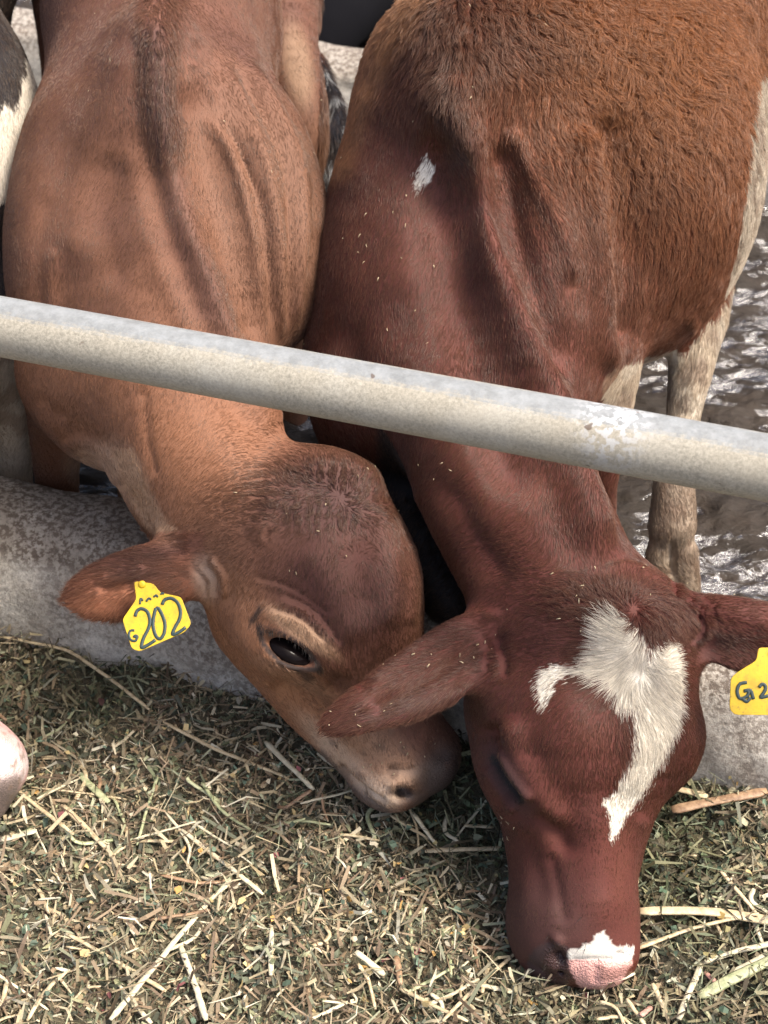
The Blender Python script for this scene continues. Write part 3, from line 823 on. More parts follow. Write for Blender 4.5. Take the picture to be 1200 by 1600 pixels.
# ---------------------------------------------------------------- coats
def paint(base, n): return np.repeat(np.array([base], float), n, 0)
def lay(Cc, m, col):
    Cc += (np.asarray(col)[None]-Cc)*np.clip(m, 0, 1)[:, None]
def blob(x, y, cx, cy, rx, ry, ang=0, soft=.5):
    a = math.radians(ang); u = (x-cx)*math.cos(a)+(y-cy)*math.sin(a); v = -(x-cx)*math.sin(a)+(y-cy)*math.cos(a)
    return 1-sstep(1-soft, 1+soft, np.hypot(u/rx, v/ry))
def coat_r(V, hair=False):
    x, y, d = pix(V); n = len(V)
    jx = (fnoise(V, 60, 5)-.5); jy = (fnoise(V, 60, 8)-.5)
    big = fnoise(V, 7, 2)-.5; mid = fnoise(V, 26, 4)-.5
    Cc = paint((.092, .0195, .0125), n)
    body = sstep(900, 700, y)
    lay(Cc, body*.45, (.110, .032, .020))
    lay(Cc, blob(x, y, 1110, 150, 215, 340, -8, .9)*.85, (.27, .098, .038))          # ginger barrel, its sunlit orange painted into the coat
    lay(Cc, (1-sstep(4, 50, seg_dist(x, y, [(680, -40), (590, 80), (548, 160), (520, 250)])[0]))*.8, (.42, .20, .085))  # golden backlit rim of the shoulder painted into the coat
    lay(Cc, (1-sstep(10, 34, seg_dist(x+20*jx, y, [(690, 20), (690, 130), (715, 190), (725, 240)])[0]))*.75, (.055, .028, .026))
    lay(Cc, blob(x, y, 1030, 60, 230, 190, 10, 1.0)*.75, (.36, .135, .042)); lay(Cc, blob(x, y, 760, 40, 90, 60, 10, .9)*.5, (.10, .04, .028))  # painted sunlit gold over the curly back; darker coat at the withers
    lay(Cc, np.clip(mid*1.6, 0, 1)*.6, (.15, .048, .027)); lay(Cc, np.clip(-mid*1.6, 0, 1)*.5, (.045, .014, .012))
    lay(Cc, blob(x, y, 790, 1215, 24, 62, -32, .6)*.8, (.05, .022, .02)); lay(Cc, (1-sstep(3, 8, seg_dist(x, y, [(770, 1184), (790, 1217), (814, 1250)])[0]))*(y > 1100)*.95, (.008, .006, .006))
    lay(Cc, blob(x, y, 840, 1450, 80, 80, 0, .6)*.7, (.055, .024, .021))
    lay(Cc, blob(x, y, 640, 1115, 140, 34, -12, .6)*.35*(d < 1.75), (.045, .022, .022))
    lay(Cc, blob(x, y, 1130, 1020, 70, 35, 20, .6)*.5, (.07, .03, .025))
    Ls = hair and 0 or 0
    X, Y = x+14*jx, y+14*jy
    if hair: X = X + rng.normal(0, 3.5, n); Y = Y + rng.normal(0, 5, n)
    front = d < 1.86
    blaze = [(930, 985), (945, 968), (975, 965), (1000, 990), (1012, 1012), (1030, 1012), (1045, 998), (1053, 998), (1065, 1040), (1068, 1100), (1060, 1140), (1040, 1180), (1010, 1230), (985, 1270), (970, 1290), (955, 1318), (952, 1295), (955, 1275), (945, 1255), (965, 1235), (985, 1190), (990, 1130), (995, 1108), (975, 1110), (965, 1085), (940, 1065), (905, 1050), (880, 1058), (865, 1080), (850, 1105), (845, 1095), (838, 1065), (845, 1045), (870, 1040), (905, 1045), (925, 1030), (935, 1010)]
    lay(Cc, (inpoly(X, Y, blaze) & front)*1.0, (.82, .77, .66))
    nose = [(885, 1484), (905, 1481), (922, 1475), (930, 1460), (940, 1452), (950, 1462), (958, 1478), (992, 1478), (988, 1506), (965, 1545), (915, 1555), (898, 1530), (888, 1510)]
    inn = inpoly(x+5*jx, y+5*jy, nose) & front
    lay(Cc, inn*1.0, (.68, .64, .58))
    pink = inn & (y > 1500+10*mid)
    lay(Cc, pink*.9, (.66, .33, .29)); lay(Cc, (inn & (mid > .12) & (y > 1510))*.7, (.25, .12, .10))
    lay(Cc, ((blob(x, y, 862, 1510, 34, 34, 0, .4) > .3) & ~inn & front)*.7, (.045, .03, .03))
    spot = [(669, 240), (676, 262), (673, 286), (660, 292), (648, 298), (645, 288), (653, 264)]
    lay(Cc, (inpoly(X, Y, spot) & (d < 1.95))*1.0, (.78, .73, .65))
    # white belly and hind legs
    back = (d > 1.98)
    line = np.interp(x, [900, 955, 1000, 1045, 1075, 1110, 1135, 1160, 1175, 1200], [600, 568, 562, 542, 545, 500, 470, 350, 110, 100])
    under = (y + 26*jy > line) & (d > 1.86) & (x > 985 - (y > 640)*0 - 40*(y < 640))
    lay(Cc, (under & (d > 1.9))*1.0, (.55, .48, .38))
    lay(Cc, (under & (y > 470) & (big + mid > .05))*.35, (.42, .31, .2))
    lay(Cc, under*sstep(700, 780, y)*(.65+.8*mid), (.19, .13, .09))
    lay(Cc, under*sstep(.02, .2, fnoise(V, 45, 12)-.5)*.6, (.20, .13, .09))
    throat_shade = (d > 1.80) & (y > 660) & (y < 1000) & (x < 760) & (x > 585 + (y < 720)*0)
    lay(Cc, throat_shade*sstep(575, 600, x+.0*y), (.012, .010, .012))  # deep shade below the neck, painted near-black into the coat
    bare = (((y > 1500+8*mid) & (x > 880) & (x < 1000)) | (blob(x, y, 870, 1505, 24, 28) > .5)) & front
    return Cc, bare.astype(float)
def coat_l(V, hair=False):
    x, y, d = pix(V); n = len(V)
    mid = fnoise(V, 24, 4)-.5; fine = fnoise(V, 70, 14)-.5; jx = fnoise(V, 50, 5)-.5
    Cc = paint((.165, .070, .039), n)
    lay(Cc, blob(x, y, 150, 620, 190, 190, 0, .6)*.5, (.26, .118, .064))
    lay(Cc, blob(x, y, 330, 730, 150, 120, 0, .7)*.5, (.32, .140, .070))
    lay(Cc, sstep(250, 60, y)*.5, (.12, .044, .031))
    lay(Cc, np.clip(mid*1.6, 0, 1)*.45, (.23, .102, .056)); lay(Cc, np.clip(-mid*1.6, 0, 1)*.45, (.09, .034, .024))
    lay(Cc, blob(x, y, 420, 330, 100, 230, -12, .6)*.4, (.24, .125, .075))
    sd = seg_dist(x+24*jx, y, [(236, 60), (245, 130), (255, 220)])[0]
    lay(Cc, (1-sstep(4, 40, sd))*.6, (.075, .04, .036))
    sd = seg_dist(x+24*jx, y, [(255, 220), (290, 360), (330, 480), (365, 560)])[0]
    lay(Cc, (1-sstep(8, 34, sd))*.5, (.10, .045, .035))
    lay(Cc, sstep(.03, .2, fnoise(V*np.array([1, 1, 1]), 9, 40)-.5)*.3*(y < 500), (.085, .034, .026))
    lay(Cc, (blob(x, y, 150, 730, 45, 34, 20, .5))*.7, (.55, .38, .27))
    lay(Cc, (blob(x, y, 195, 745, 30, 60, -25, .5))*.5, (.50, .33, .22))
    lay(Cc, (d < 1.9)*(y > 700)*(y < 860)*(1-sstep(10, 24, seg_dist(x, y, [(190, 700), (212, 762), (240, 812), (270, 848)])[0]))*.8, (.46, .29, .18))
    leg = (y > 640) & (x < 140) & (d > 1.9)
    lay(Cc, leg*sstep(110, 60, x)*.6, (.13, .058, .04))
    # head
    hd = (y > 690) & (d < 1.93) & (x > 60)
    side = hd*sstep(0, 60, (x-380)*-.62+(y-800)*.55)
    lay(Cc, hd*blob(x, y, 545, 890, 125, 190, -10, .6)*.85, (.062, .015, .0115))
    lay(Cc, hd*blob(x, y, 500, 770, 120, 52, -8, .8)*.7, (.06, .024, .022))
    lay(Cc, hd*blob(x, y, 430, 1110, 160, 70, 45, .6)*.75, (.46, .215, .105))
    lay(Cc, hd*blob(x, y, 350, 960, 60, 90, -25, .6)*.6, (.46, .22, .115))
    lay(Cc, hd*blob(x, y, 470, 985, 62, 14, 35, .5)*.7, (.52, .33, .20))
    lay(Cc, hd*blob(x, y, 450, 1052, 62, 14, 25, .5)*.45, (.46, .27, .16))
    lay(Cc, hd*(1-sstep(2.5, 7, seg_dist(x, y, [(404, 975), (412, 1008), (436, 1034), (466, 1046), (500, 1046)])[0]))*.95, (.018, .013, .013))
    lay(Cc, hd*(1-sstep(2, 5, seg_dist(x, y, [(404, 978), (440, 990), (476, 1010), (500, 1042)])[0]))*.9, (.025, .017, .015))
    lay(Cc, hd*(1-sstep(2, 6, seg_dist(x, y, [(392, 970), (404, 955), (408, 948)])[0]))*.9, (.03, .02, .018))
    lay(Cc, hd*blob(x, y, 478, 1056, 13, 8, 30, .4)*.85, (.06, .03, .02))
    lay(Cc, hd*blob(x, y, 655, 1130, 60, 50, 20, .6)*.6, (.13, .05, .033))
    lay(Cc, hd*blob(x, y, 540, 1190, 90, 18, 45, .6)*.85, (.66, .48, .34))
    lay(Cc, hd*blob(x, y, 596, 1236, 34, 18, 25, .6)*.9, (.66, .52, .40)); lay(Cc, hd*blob(x, y, 590, 1190, 70, 40, 30, .7)*.6, (.44, .26, .16))
    lay(Cc, hd*blob(x, y, 635, 1210, 50, 14, -10, .6)*.5, (.50, .34, .24)); lay(Cc, hd*blob(x, y, 630, 1239, 15, 8, 10, .4)*1.0, (.01, .008, .008))
    lay(Cc, hd*blob(x, y, 690, 1210, 38, 52, 25, .6)*.9, (.07, .055, .05))
    lay(Cc, hd*blob(x, y, 652, 1248, 24, 12, -5, .6)*.7, (.10, .07, .055))
    lay(Cc, hd*(1-sstep(4, 12, seg_dist(x, y, [(500, 1178), (548, 1232), (598, 1268)])[0]))*.7, (.12, .10, .09))
    lay(Cc, hd*sstep(.12, .2, fine)*blob(x, y, 600, 1170, 120, 90)*.6, (.14, .08, .055))
    # ear
    ear = hd & (x < 320) & (y > 830) & (y < 1000)
    lay(Cc, ear*.7, (.22, .08, .045)); lay(Cc, ear*blob(x, y, 185, 935, 70, 22, -15, .7)*.7, (.46, .19, .10))
    lay(Cc, ear*blob(x, y, 225, 868, 90, 14, -12, .7)*.6, (.11, .045, .035)); lay(Cc, ear*blob(x, y, 215, 896, 40, 12, 0, .6)*.6, (.08, .035, .028))
    lay(Cc, hd*blob(x, y, 322, 905, 18, 34, -10, .6)*.7, (.55, .38, .27))
    # tail switch and far thigh
    tl = (d > 2.45) & (x > 500)
    lay(Cc, tl*1.0, (.02, .022, .032)); lay(Cc, (tl & (fine > .1))*1.0, (.42, .44, .46))
    lay(Cc, (d > 2.3)*blob(x, y, 465, 100, 22, 60, -10, .5)*.5*(x < 498), (.40, .27, .17))
    bare = .62*hd*np.maximum(blob(x, y, 692, 1214, 28, 40, 25, .3), blob(x, y, 640, 1246, 30, 14, -5, .3))
    return Cc, bare
def coat_w(V, hair=False):
    x, y, d = pix(V); n = len(V)
    jx = fnoise(V, 40, 5)-.5; mid = fnoise(V, 24, 4)-.5
    Cc = paint((.76, .70, .60), n)
    blk = inpoly(x+16*jx, y, [(-600, -400), (62, -400), (50, 10), (38, 70), (36, 120), (22, 175), (8, 160), (-60, 260), (-600, 300)]) | inpoly(x+16*jx, y, [(-600, 380), (-60, 330), (12, 315), (60, 330), (60, 480), (20, 520), (-600, 560)])
    lay(Cc, (blk & (y < 700))*1.0, (.022, .018, .02))
    lay(Cc, sstep(480, 620, y)*(y < 1000)*.6, (.42, .31, .21)); lay(Cc, ((y > 540) & (mid > .05) & (y < 1000))*.5, (.26, .17, .11))
    mz = (y > 1080)
    lay(Cc, mz*1.0, (.70, .44, .41)); lay(Cc, mz*sstep(-.05, .1, mid)*.7, (.76, .68, .66)); lay(Cc, mz*sstep(1214, 1236, y+60*mid)*1.0, (.22, .17, .15)); lay(Cc, (mz & (fnoise(V, 150, 3, 2) > .66))*.7, (.25, .17, .12))
    return Cc, mz*1.0
def coat_dark(V, hair=False):
    n = len(V); mid = fnoise(V, 14, 4)-.5
    Cc = paint((.009, .009, .012), n); lay(Cc, np.clip(mid*3, 0, 1), (.034, .024, .021))
    x, y, d = pix(V)
    lay(Cc, (1-sstep(10, 20, seg_dist(x, y, [(520, 10), (545, 45), (575, 75)])[0])), (.05, .02, .018))
    return Cc, np.zeros(n)

def flow_field(guides, whorls):
    g = np.array(guides, float)
    def f(V, N):
        x, y, d = pix(V)
        num = np.zeros((len(V), 2)); den = np.zeros(len(V))
        for gx, gy, dx, dy in g:
            w = 1/(((x-gx)**2+(y-gy)**2)+900.)**1.5
            l = math.hypot(dx, dy)
            num[:, 0] += w*dx/l; num[:, 1] += w*dy/l; den += w
        v = num/den[:, None]
        for cx, cy, r, swirl in whorls:
            rx, ry = x-cx, y-cy; rr = np.hypot(rx, ry)+1e-6
            w = np.exp(-(rr/r)**2)
            ox, oy = rx/rr - swirl*ry/rr, ry/rr + swirl*rx/rr
            v[:, 0] = v[:, 0]*(1-w)+ox*w; v[:, 1] = v[:, 1]*(1-w)+oy*w
        D = v[:, :1]*RT - v[:, 1:]*UP
        D = D - N*(D*N).sum(1)[:, None]
        return unit(D)
    return f

def fur(name, V, F, N, coat, flow, length, n_target, parent, curl, lift=.22, width=.00025, vis=-.35, keep=None, npt=5):
    """hair strands rooted all over the surface"""
    A4, B4, C4, D4 = (V[F[:, i]] for i in range(4))
    area = np.linalg.norm(np.cross(C4-A4, D4-B4), axis=1)/2
    cen = (A4+B4+C4+D4)/4; fn = unit(np.cross(C4-A4, D4-B4))
    x, y, d = pix(cen)
    near = (fn @ -FW > vis) & (x > -260) & (x < 1460) & (y > -320) & (y < 1700)
    w = area*near/np.maximum(d, 1)**2
    inv = (x > -15) & (x < 1215) & (y > -15) & (y < 1615)
    w = w*np.where(inv & (fn @ -FW > -.25), 1.0, .3)
    w = w/w.sum()
    k = np.repeat(np.arange(len(F)), rng.poisson(w*n_target))
    r1, r2 = rng.random(len(k)), rng.random(len(k))
    g = lambda Q: (Q[F[k, 0]]*((1-r1)*(1-r2))[:, None]+Q[F[k, 1]]*(r1*(1-r2))[:, None]+Q[F[k, 2]]*(r1*r2)[:, None]+Q[F[k, 3]]*((1-r1)*r2)[:, None])
    R = g(V); Nn = unit(g(N))
    col, bare = coat(R, True)
    ok = bare < .5
    if keep is not None: ok &= keep(R)
    R, Nn, col = R[ok], Nn[ok], col[ok]
    n = len(R)
    D = flow(R, Nn)
    L = length(R)*(.7+.6*rng.random(n))
    cu = curl(R)
    # clumps: a shared sideways sway from smooth noise plus a strand's own
    S = np.cross(Nn, D)
    sway = (fnoise(R, 90, 51, 2)-.5)*1.6*(.2+cu) + (fnoise(R, 22, 57, 2)-.5)*1.0 + (rng.random(n)-.5)*.24
    D = unit(D + S*sway[:, None])
    lf = lift*(.6+.8*rng.random(n))*(1+1.2*cu*(fnoise(R, 130, 61, 2)))
    t = np.linspace(0, 1, npt)
    ph = fnoise(R, 60, 71, 2)*20
    pts = np.zeros((n, npt, 3), np.float32)
    S = np.cross(Nn, D)
    cell = .012
    cc = np.floor((R + (fnoise(R, 70, 81, 2)[:, None]-.5)*.012)/cell + .5)*cell
    pull = (cc-R); pull -= Nn*(pull*Nn).sum(1)[:, None]
    cl = np.clip(cu*1.1-.05, 0, .8)[:, None]
    for i, tt in enumerate(t):
        up = lf*(tt - .45*tt*tt)*L
        side = cu*L*.28*np.sin(ph + tt*4.2)*tt
        lay_ = cu*L*.22*np.cos(ph + tt*4.2)*tt
        pts[:, i] = R - Nn*.0006 + D*(tt*L*.95)[:, None] + Nn*(up+np.abs(lay_)*.7)[:, None] + S*side[:, None] + pull*cl*(tt**.8)
    cd = bpy.data.hair_curves.new(name)
    cd.add_curves([npt]*n)
    cd.points.foreach_set('position', pts.ravel())
    rad = np.tile(np.interp(t, [0, .5, 1], [1, .85, .25]), n).astype(np.float32)*np.repeat(width*(d_of(R)/1.7)*(1+.5*np.clip(cu, 0, 1)), npt).astype(np.float32)
    ra = cd.attributes.get('radius') or cd.attributes.new('radius', 'FLOAT', 'POINT')
    ra.data.foreach_set('value', rad)
    ca = cd.attributes.new('coat', 'FLOAT_COLOR', 'CURVE')
    ca.data.foreach_set('color', np.hstack([col, np.ones((n, 1))]).astype(np.float32).ravel())
    cd.materials.append(M['fur'])
    o = bpy.data.objects.new(name, cd)
    link(o, parent)
    print('FUR', name, n, round(time.time()-T0, 1))
    return o
def d_of(V): return (V-CAM) @ FW

def animal(prims, strokes, coat, base, name, label, cat, h=.0040, smooth=7, group=None, fine=None, zmax=9.0):
    root = thing(name, base, label, cat, group)
    V, F, N = polygonize(prims, h)
    x, y, d = pix(V)
    wgt = np.full(len(V), .5)
    if fine is not None: wgt *= np.where(fine(x, y, d), .1, 1.0)
    V = relax(V, F, smooth, wgt)
    N = normals(V, F)
    fm = front_mask(V, N)*(pix(V)[2] < zmax)
    V = sculpt(V, N, strokes, fm)
    V = relax(V, F, 1, wgt*.5)
    N = normals(V, F)
    # loose flesh: a little unevenness
    V = V + N*(((fnoise(V, 16, 80, 2)-.5)*.004))[:, None]
    body = mesh_np('body', V, F, M['skin'], root)
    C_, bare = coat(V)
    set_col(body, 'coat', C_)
    ba = body.data.attributes.new('bare', 'FLOAT', 'POINT'); ba.data.foreach_set('value', bare.astype(np.float32))
    print('ANIMAL', name, len(V), round(time.time()-T0, 1))
    return root, V, F, normals(V, F)

GROUP = 'calves eating over the kerb'
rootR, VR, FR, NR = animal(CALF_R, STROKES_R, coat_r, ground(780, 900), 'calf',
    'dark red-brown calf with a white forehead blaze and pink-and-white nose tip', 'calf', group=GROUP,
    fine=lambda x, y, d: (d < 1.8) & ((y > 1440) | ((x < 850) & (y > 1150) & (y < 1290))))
rootL, VL, FL, NL = animal(CALF_L, STROKES_L, coat_l, ground(240, 900), 'calf',
    'tan-brown calf with one dark eye showing and a tagged ear held out over the kerb', 'calf', group=GROUP,
    zmax=2.18, fine=lambda x, y, d: (d < 1.8) & (y > 940) & (x > 390) & (y < 1070) & (x < 530))
rootW, VW, FW_, NW = animal(CALF_W, [], coat_w, ground(-60, 900), 'calf',
    'black-and-white calf cut off by the left edge, its pink muzzle in the forage', 'calf', h=.007, group=GROUP)
rootD, VD, FD, ND = animal(CALF_D, [], coat_dark, ground(560, 20), 'cow',
    'black cow seen only in part beyond the far kerb', 'cow', h=.012)
for o in rootD.children: o.data.materials[0] = M['dark_hide']

flowR = flow_field([(620, 110, -.6, .8), (560, 250, -.5, .85), (520, 400, -.3, .95), (600, 560, 0, 1), (690, 300, -.35, .9), (700, 450, -.3, .9),
    (760, 250, .1, 1), (800, 300, .35, .9), (860, 500, .2, 1), (820, 60, .4, .7), (1000, 200, .35, .9), (1120, 120, .6, .8), (1140, 350, .2, 1), (1000, 500, -.1, 1), (960, 60, .6, .6),
    (720, 740, -.6, .5), (800, 850, -.6, .3), (880, 820, .1, .9), (930, 840, .5, .8), (840, 920, -.7, -.1),
    (960, 920, .1, -1), (975, 990, -.55, -.8), (950, 1000, -.85, -.45), (935, 1035, -.95, .25), (960, 1050, -.8, .6), (970, 1080, -.35, .9), (992, 1095, .0, 1), (1000, 1010, -.2, .9), (1035, 1020, .5, -.8), (1030, 1100, .7, .5), (1020, 1160, .3, .9), (1015, 975, .1, 1), (1040, 960, .4, .6), (1020, 920, .5, -.6), (900, 950, -.6, -.5),
    (850, 1010, -.8, .1), (800, 1090, -.5, .7), (870, 1100, -.3, .9), (900, 1200, -.05, 1), (840, 1200, -.3, .9), (760, 1150, -.1, 1), (780, 1280, .1, 1),
    (1070, 1080, .8, .2), (1060, 1180, .5, .6), (1020, 1240, .3, .9), (970, 1240, .0, 1), (920, 1400, 0, 1), (840, 1400, -.1, 1), (970, 1400, .1, 1), (860, 1480, -.4, .8), (940, 1480, 0, 1),
    (700, 1020, -.8, .5), (600, 1080, -.8, .45), (530, 1110, -.9, .3), (1150, 960, 1, .1), (1200, 1000, 1, .1), (1120, 1030, .8, .4),
    (1070, 560, 0, 1), (1050, 850, 0, 1), (990, 600, -.3, 1), (940, 700, 0, 1), (550, 680, 0, 1)],
    [(1000, 1050, 10, .5)])
flowL = flow_field([(240, 40, -.1, 1), (150, 120, -.3, .9), (80, 250, -.3, .9), (60, 420, 0, 1), (180, 300, -.4, .8), (150, 480, -.1, 1), (250, 200, 0, 1),
    (300, 400, -.3, 1), (340, 120, .5, .8), (400, 250, .4, .9), (460, 350, .1, 1), (450, 480, -.1, 1), (380, 450, .1, 1), (340, 560, -.2, 1), (480, 250, .3, 1),
    (100, 620, -.2, 1), (90, 740, 0, 1), (200, 640, -.2, 1), (170, 720, .3, .8), (300, 700, -.5, .6), (380, 760, -.5, .3), (250, 780, -.1, 1), (400, 680, -.4, .2),
    (520, 710, .1, -1), (460, 730, -.4, -.8), (400, 800, -.8, -.2), (360, 850, -.9, .1), (580, 760, .5, -.5),
    (480, 800, -.3, .8), (540, 860, .1, 1), (620, 900, .5, .8), (440, 880, -.5, .8), (360, 930, -.4, .9), (500, 960, .1, 1), (560, 1000, .3, 1), (420, 1070, .3, 1), (520, 1130, .6, .8),
    (600, 1100, .4, 1), (660, 1150, .3, 1), (600, 1220, .4, .6), (640, 1190, .2, .9),
    (300, 880, -1, .0), (220, 880, -1, .1), (150, 900, -1, .25), (150, 960, -.7, .6), (210, 960, -.5, .8), (110, 930, -1, .1),
    (480, 120, .2, 1), (520, 230, -.1, 1)],
    [(560, 870, 30, .5)])
def lenR(R):
    x, y, d = pix(R)
    L = np.full(len(R), .0095)
    L += .011*blob(x, y, 985, 0, 330, 210, 14, 1.0) + .007*blob(x, y, 1060, 260, 160, 280, 0, .6) + .009*blob(x, y, 640, 60, 110, 120, -50, .5)
    hd = sstep(880, 930, y)*(d < 1.86)
    L = L*(1-hd) + .0085*hd
    L += .013*blob(x, y, 960, 1030, 52, 55, 0, .6) + .006*blob(x, y, 1015, 1110, 45, 110, 15, .5) + .012*blob(x, y, 985, 950, 110, 34, 5, .6)
    L += .006*blob(x, y, 620, 1090, 190, 70, -28, .5)
    L = L*(1-.42*sstep(1180, 1380, y))*(1-.35*sstep(1420, 1480, y))
    L = L*(1-.5*blob(x, y, 795, 1218, 40, 66, -32, .5)*(d < 1.8))
    return L
def curlR(R):
    x, y, d = pix(R)
    return .05 + .9*blob(x, y, 960, 0, 300, 200, 14, 1.0)*(d < 2.4) + .35*blob(x, y, 1060, 220, 160, 260, 0, .6) + .35*blob(x, y, 950, 945, 120, 34, 0, .5)
def lenL(R):
    x, y, d = pix(R)
    L = np.full(len(R), .0070)
    L += .004*(1-sstep(20, 45, seg_dist(x, y, [(250, 0), (245, 130), (258, 230)])[0]))
    L += .004*blob(x, y, 500, 765, 130, 50, 0, .5)
    L += .006*((x < 300) & (y > 830) & (y < 1000) & (d < 1.9))
    L = L*(1-.0*y)
    L = L*(1-.25*sstep(1050, 1180, y)) + .0008*(y > 860)
    L += .02*((d > 2.3) & (x > 498))
    return L
def curlL(R):
    x, y, d = pix(R)
    return .05 + .5*blob(x, y, 490, 775, 140, 50, 0, .5) + .3*(1-sstep(15, 40, seg_dist(x, y, [(250, 0), (245, 130), (258, 230)])[0]))
def keepL(R):
    x, y, d = pix(R)
    a = math.radians(28); u = (x-452)*math.cos(a)+(y-1018)*math.sin(a); v = -(x-452)*math.sin(a)+(y-1018)*math.cos(a)
    return ~(((u/50)**2+(v/24)**2 < 1) & (d < 1.85))
NF = FUR_N
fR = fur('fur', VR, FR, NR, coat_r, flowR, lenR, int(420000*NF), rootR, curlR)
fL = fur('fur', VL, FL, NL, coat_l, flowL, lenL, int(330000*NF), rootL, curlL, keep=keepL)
flowW = flow_field([(0, 200, .1, 1), (20, 500, 0, 1)], [])
fur('fur', VW, FW_, NW, coat_w, flowW, lambda R: np.full(len(R), .009), int(60000*NF), rootW, lambda R: np.full(len(R), .1), keep=lambda R: pix(R)[1] < 1080)

# ---------------------------------------------------------------- eyes
def ellipsoid_np(c, ax, r, n=24, m=16):
    u = np.linspace(0, 2*math.pi, n, endpoint=False); v = np.linspace(0, math.pi, m+1)
    V = []
    for b in v:
        for a in u:
            V.append(np.array(c) + ax[0]*r[0]*math.sin(b)*math.cos(a) + ax[1]*r[1]*math.sin(b)*math.sin(a) + ax[2]*r[2]*math.cos(b))
    F = [(i*n+j, i*n+(j+1) % n, (i+1)*n+(j+1) % n, (i+1)*n+j) for i in range(m) for j in range(n)]
    return np.array(V), np.array(F)
def eye(parent, px, py, d, rpx, ang, ratio):
    a = math.radians(ang)
    u = math.cos(a)*RT - math.sin(a)*UP; v = -math.sin(a)*RT - math.cos(a)*UP
    s = d/FOC
    V, F = ellipsoid_np(P(px, py, d), (u, v, np.cross(u, v)), (rpx*s, rpx*ratio*s, rpx*.95*s))
    return mesh_np('eye', V, F, M['eye'], parent)
EYE_D = 1.738
e1 = eye(rootL, 452, 1019, EYE_D, 54, 29, .50)
# bits of straw caught in the coats
def crumbs(V, N, F, spots, parent):
    fm = front_mask(V, N); x, y, d = pix(V); parts = []
    vis = np.nonzero(fm > .4)[0]
    for cx, cy, sx, sy, cnt in spots:
        for i in range(cnt):
            tx, ty = rng.normal(cx, sx), rng.normal(cy, sy)
            k = vis[np.argmin((x[vis]-tx)**2+(y[vis]-ty)**2)]
            th = rng.uniform(0, 6.28); a = unit(np.cross(N[k], unit(rng.normal(size=3))))
            L = rng.uniform(.0010, .0036)*rng.uniform(.5, 1); w = rng.uniform(.0003, .0007)
            c = V[k] + N[k]*.0030
            parts.append(tube_np([c-a*L, c+N[k]*L*.25, c+a*L], w, 4, flat=.5, nrm=N[k]))
    Vc, Fc = merge(parts)
    o = mesh_np('straw_crumbs', Vc, Fc, M['straw'], parent); o['kind'] = 'stuff'
crumbs(VR, NR, FR, [(730, 120, 60, 40, 10), (880, 70, 80, 40, 6), (560, 330, 40, 90, 12), (640, 480, 90, 70, 6), (860, 940, 50, 20, 9), (700, 1040, 60, 30, 7), (540, 1120, 30, 15, 6), (790, 1290, 10, 20, 7), (760, 1000, 15, 20, 5), (1010, 900, 60, 15, 6), (690, 730, 30, 20, 4)], rootR)
crumbs(VL, NL, FL, [(200, 60, 80, 50, 6), (400, 200, 60, 60, 5), (520, 780, 60, 40, 7), (600, 1190, 50, 30, 14), (480, 900, 60, 60, 5)], rootL)
# lashes along the open eye's upper lid and the closed one's edge
def lashes(parent, pts, d, dirs, n, L):
    parts = []
    p = spline(np.array(pts, float), 6)
    for i in range(n):
        q = p[int(rng.integers(len(p)))]; a = P(q[0]+rng.normal(0, 1.2), q[1]+rng.normal(0, 1), d)
        dv = unit(dirs[0]*RT - dirs[1]*UP - .5*FW + rng.normal(0, .18, 3))
        l = L*rng.uniform(.6, 1.2)
        parts.append(tube_np([a, a+dv*l*.5, a+dv*l+np.array([0, 0, -.12*l])], [.0003, .00022, .0001], 4))
    V, F = merge(parts)
    o = mesh_np('eyelashes', V, F, M['lash'], parent); o['kind'] = 'stuff'
    return o
lashes(rootL, [(412, 984), (445, 990), (478, 1012), (496, 1036)], 1.694, (-.1, .9), 40, .010)
lashes(rootR, [(770, 1188), (792, 1222), (818, 1256)], 1.668, (-.5, .9), 46, .014)

# whiskers and chin hairs
wh = []
for (cx, cy, dd_, sx, sy, n_, dx) in ((880, 1495, 1.655, 45, 25, 26, -.6), (965, 1500, 1.66, 22, 20, 12, .6)):
    for i in range(n_):
        tx, ty = rng.normal(cx, sx), rng.normal(cy, sy)
        x_, y_, d_ = pix(VR); m_ = (d_ < 1.8)
        k_ = np.nonzero(m_)[0][np.argmin((x_[m_]-tx)**2+(y_[m_]-ty)**2)]
        a_ = VR[k_]; dv = unit(NR[k_]*.8 + dx*RT - .6*UP + rng.normal(0, .2, 3)); l_ = rng.uniform(.006, .014)
        wh.append(tube_np([a_, a_+dv*l_*.5, a_+dv*l_+np.array([0, 0, -.25*l_])], [.00028, .0002, .0001], 4))
V, F = merge(wh); mesh_np('whiskers', V, F, M['lash'], rootR)['kind'] = 'stuff'
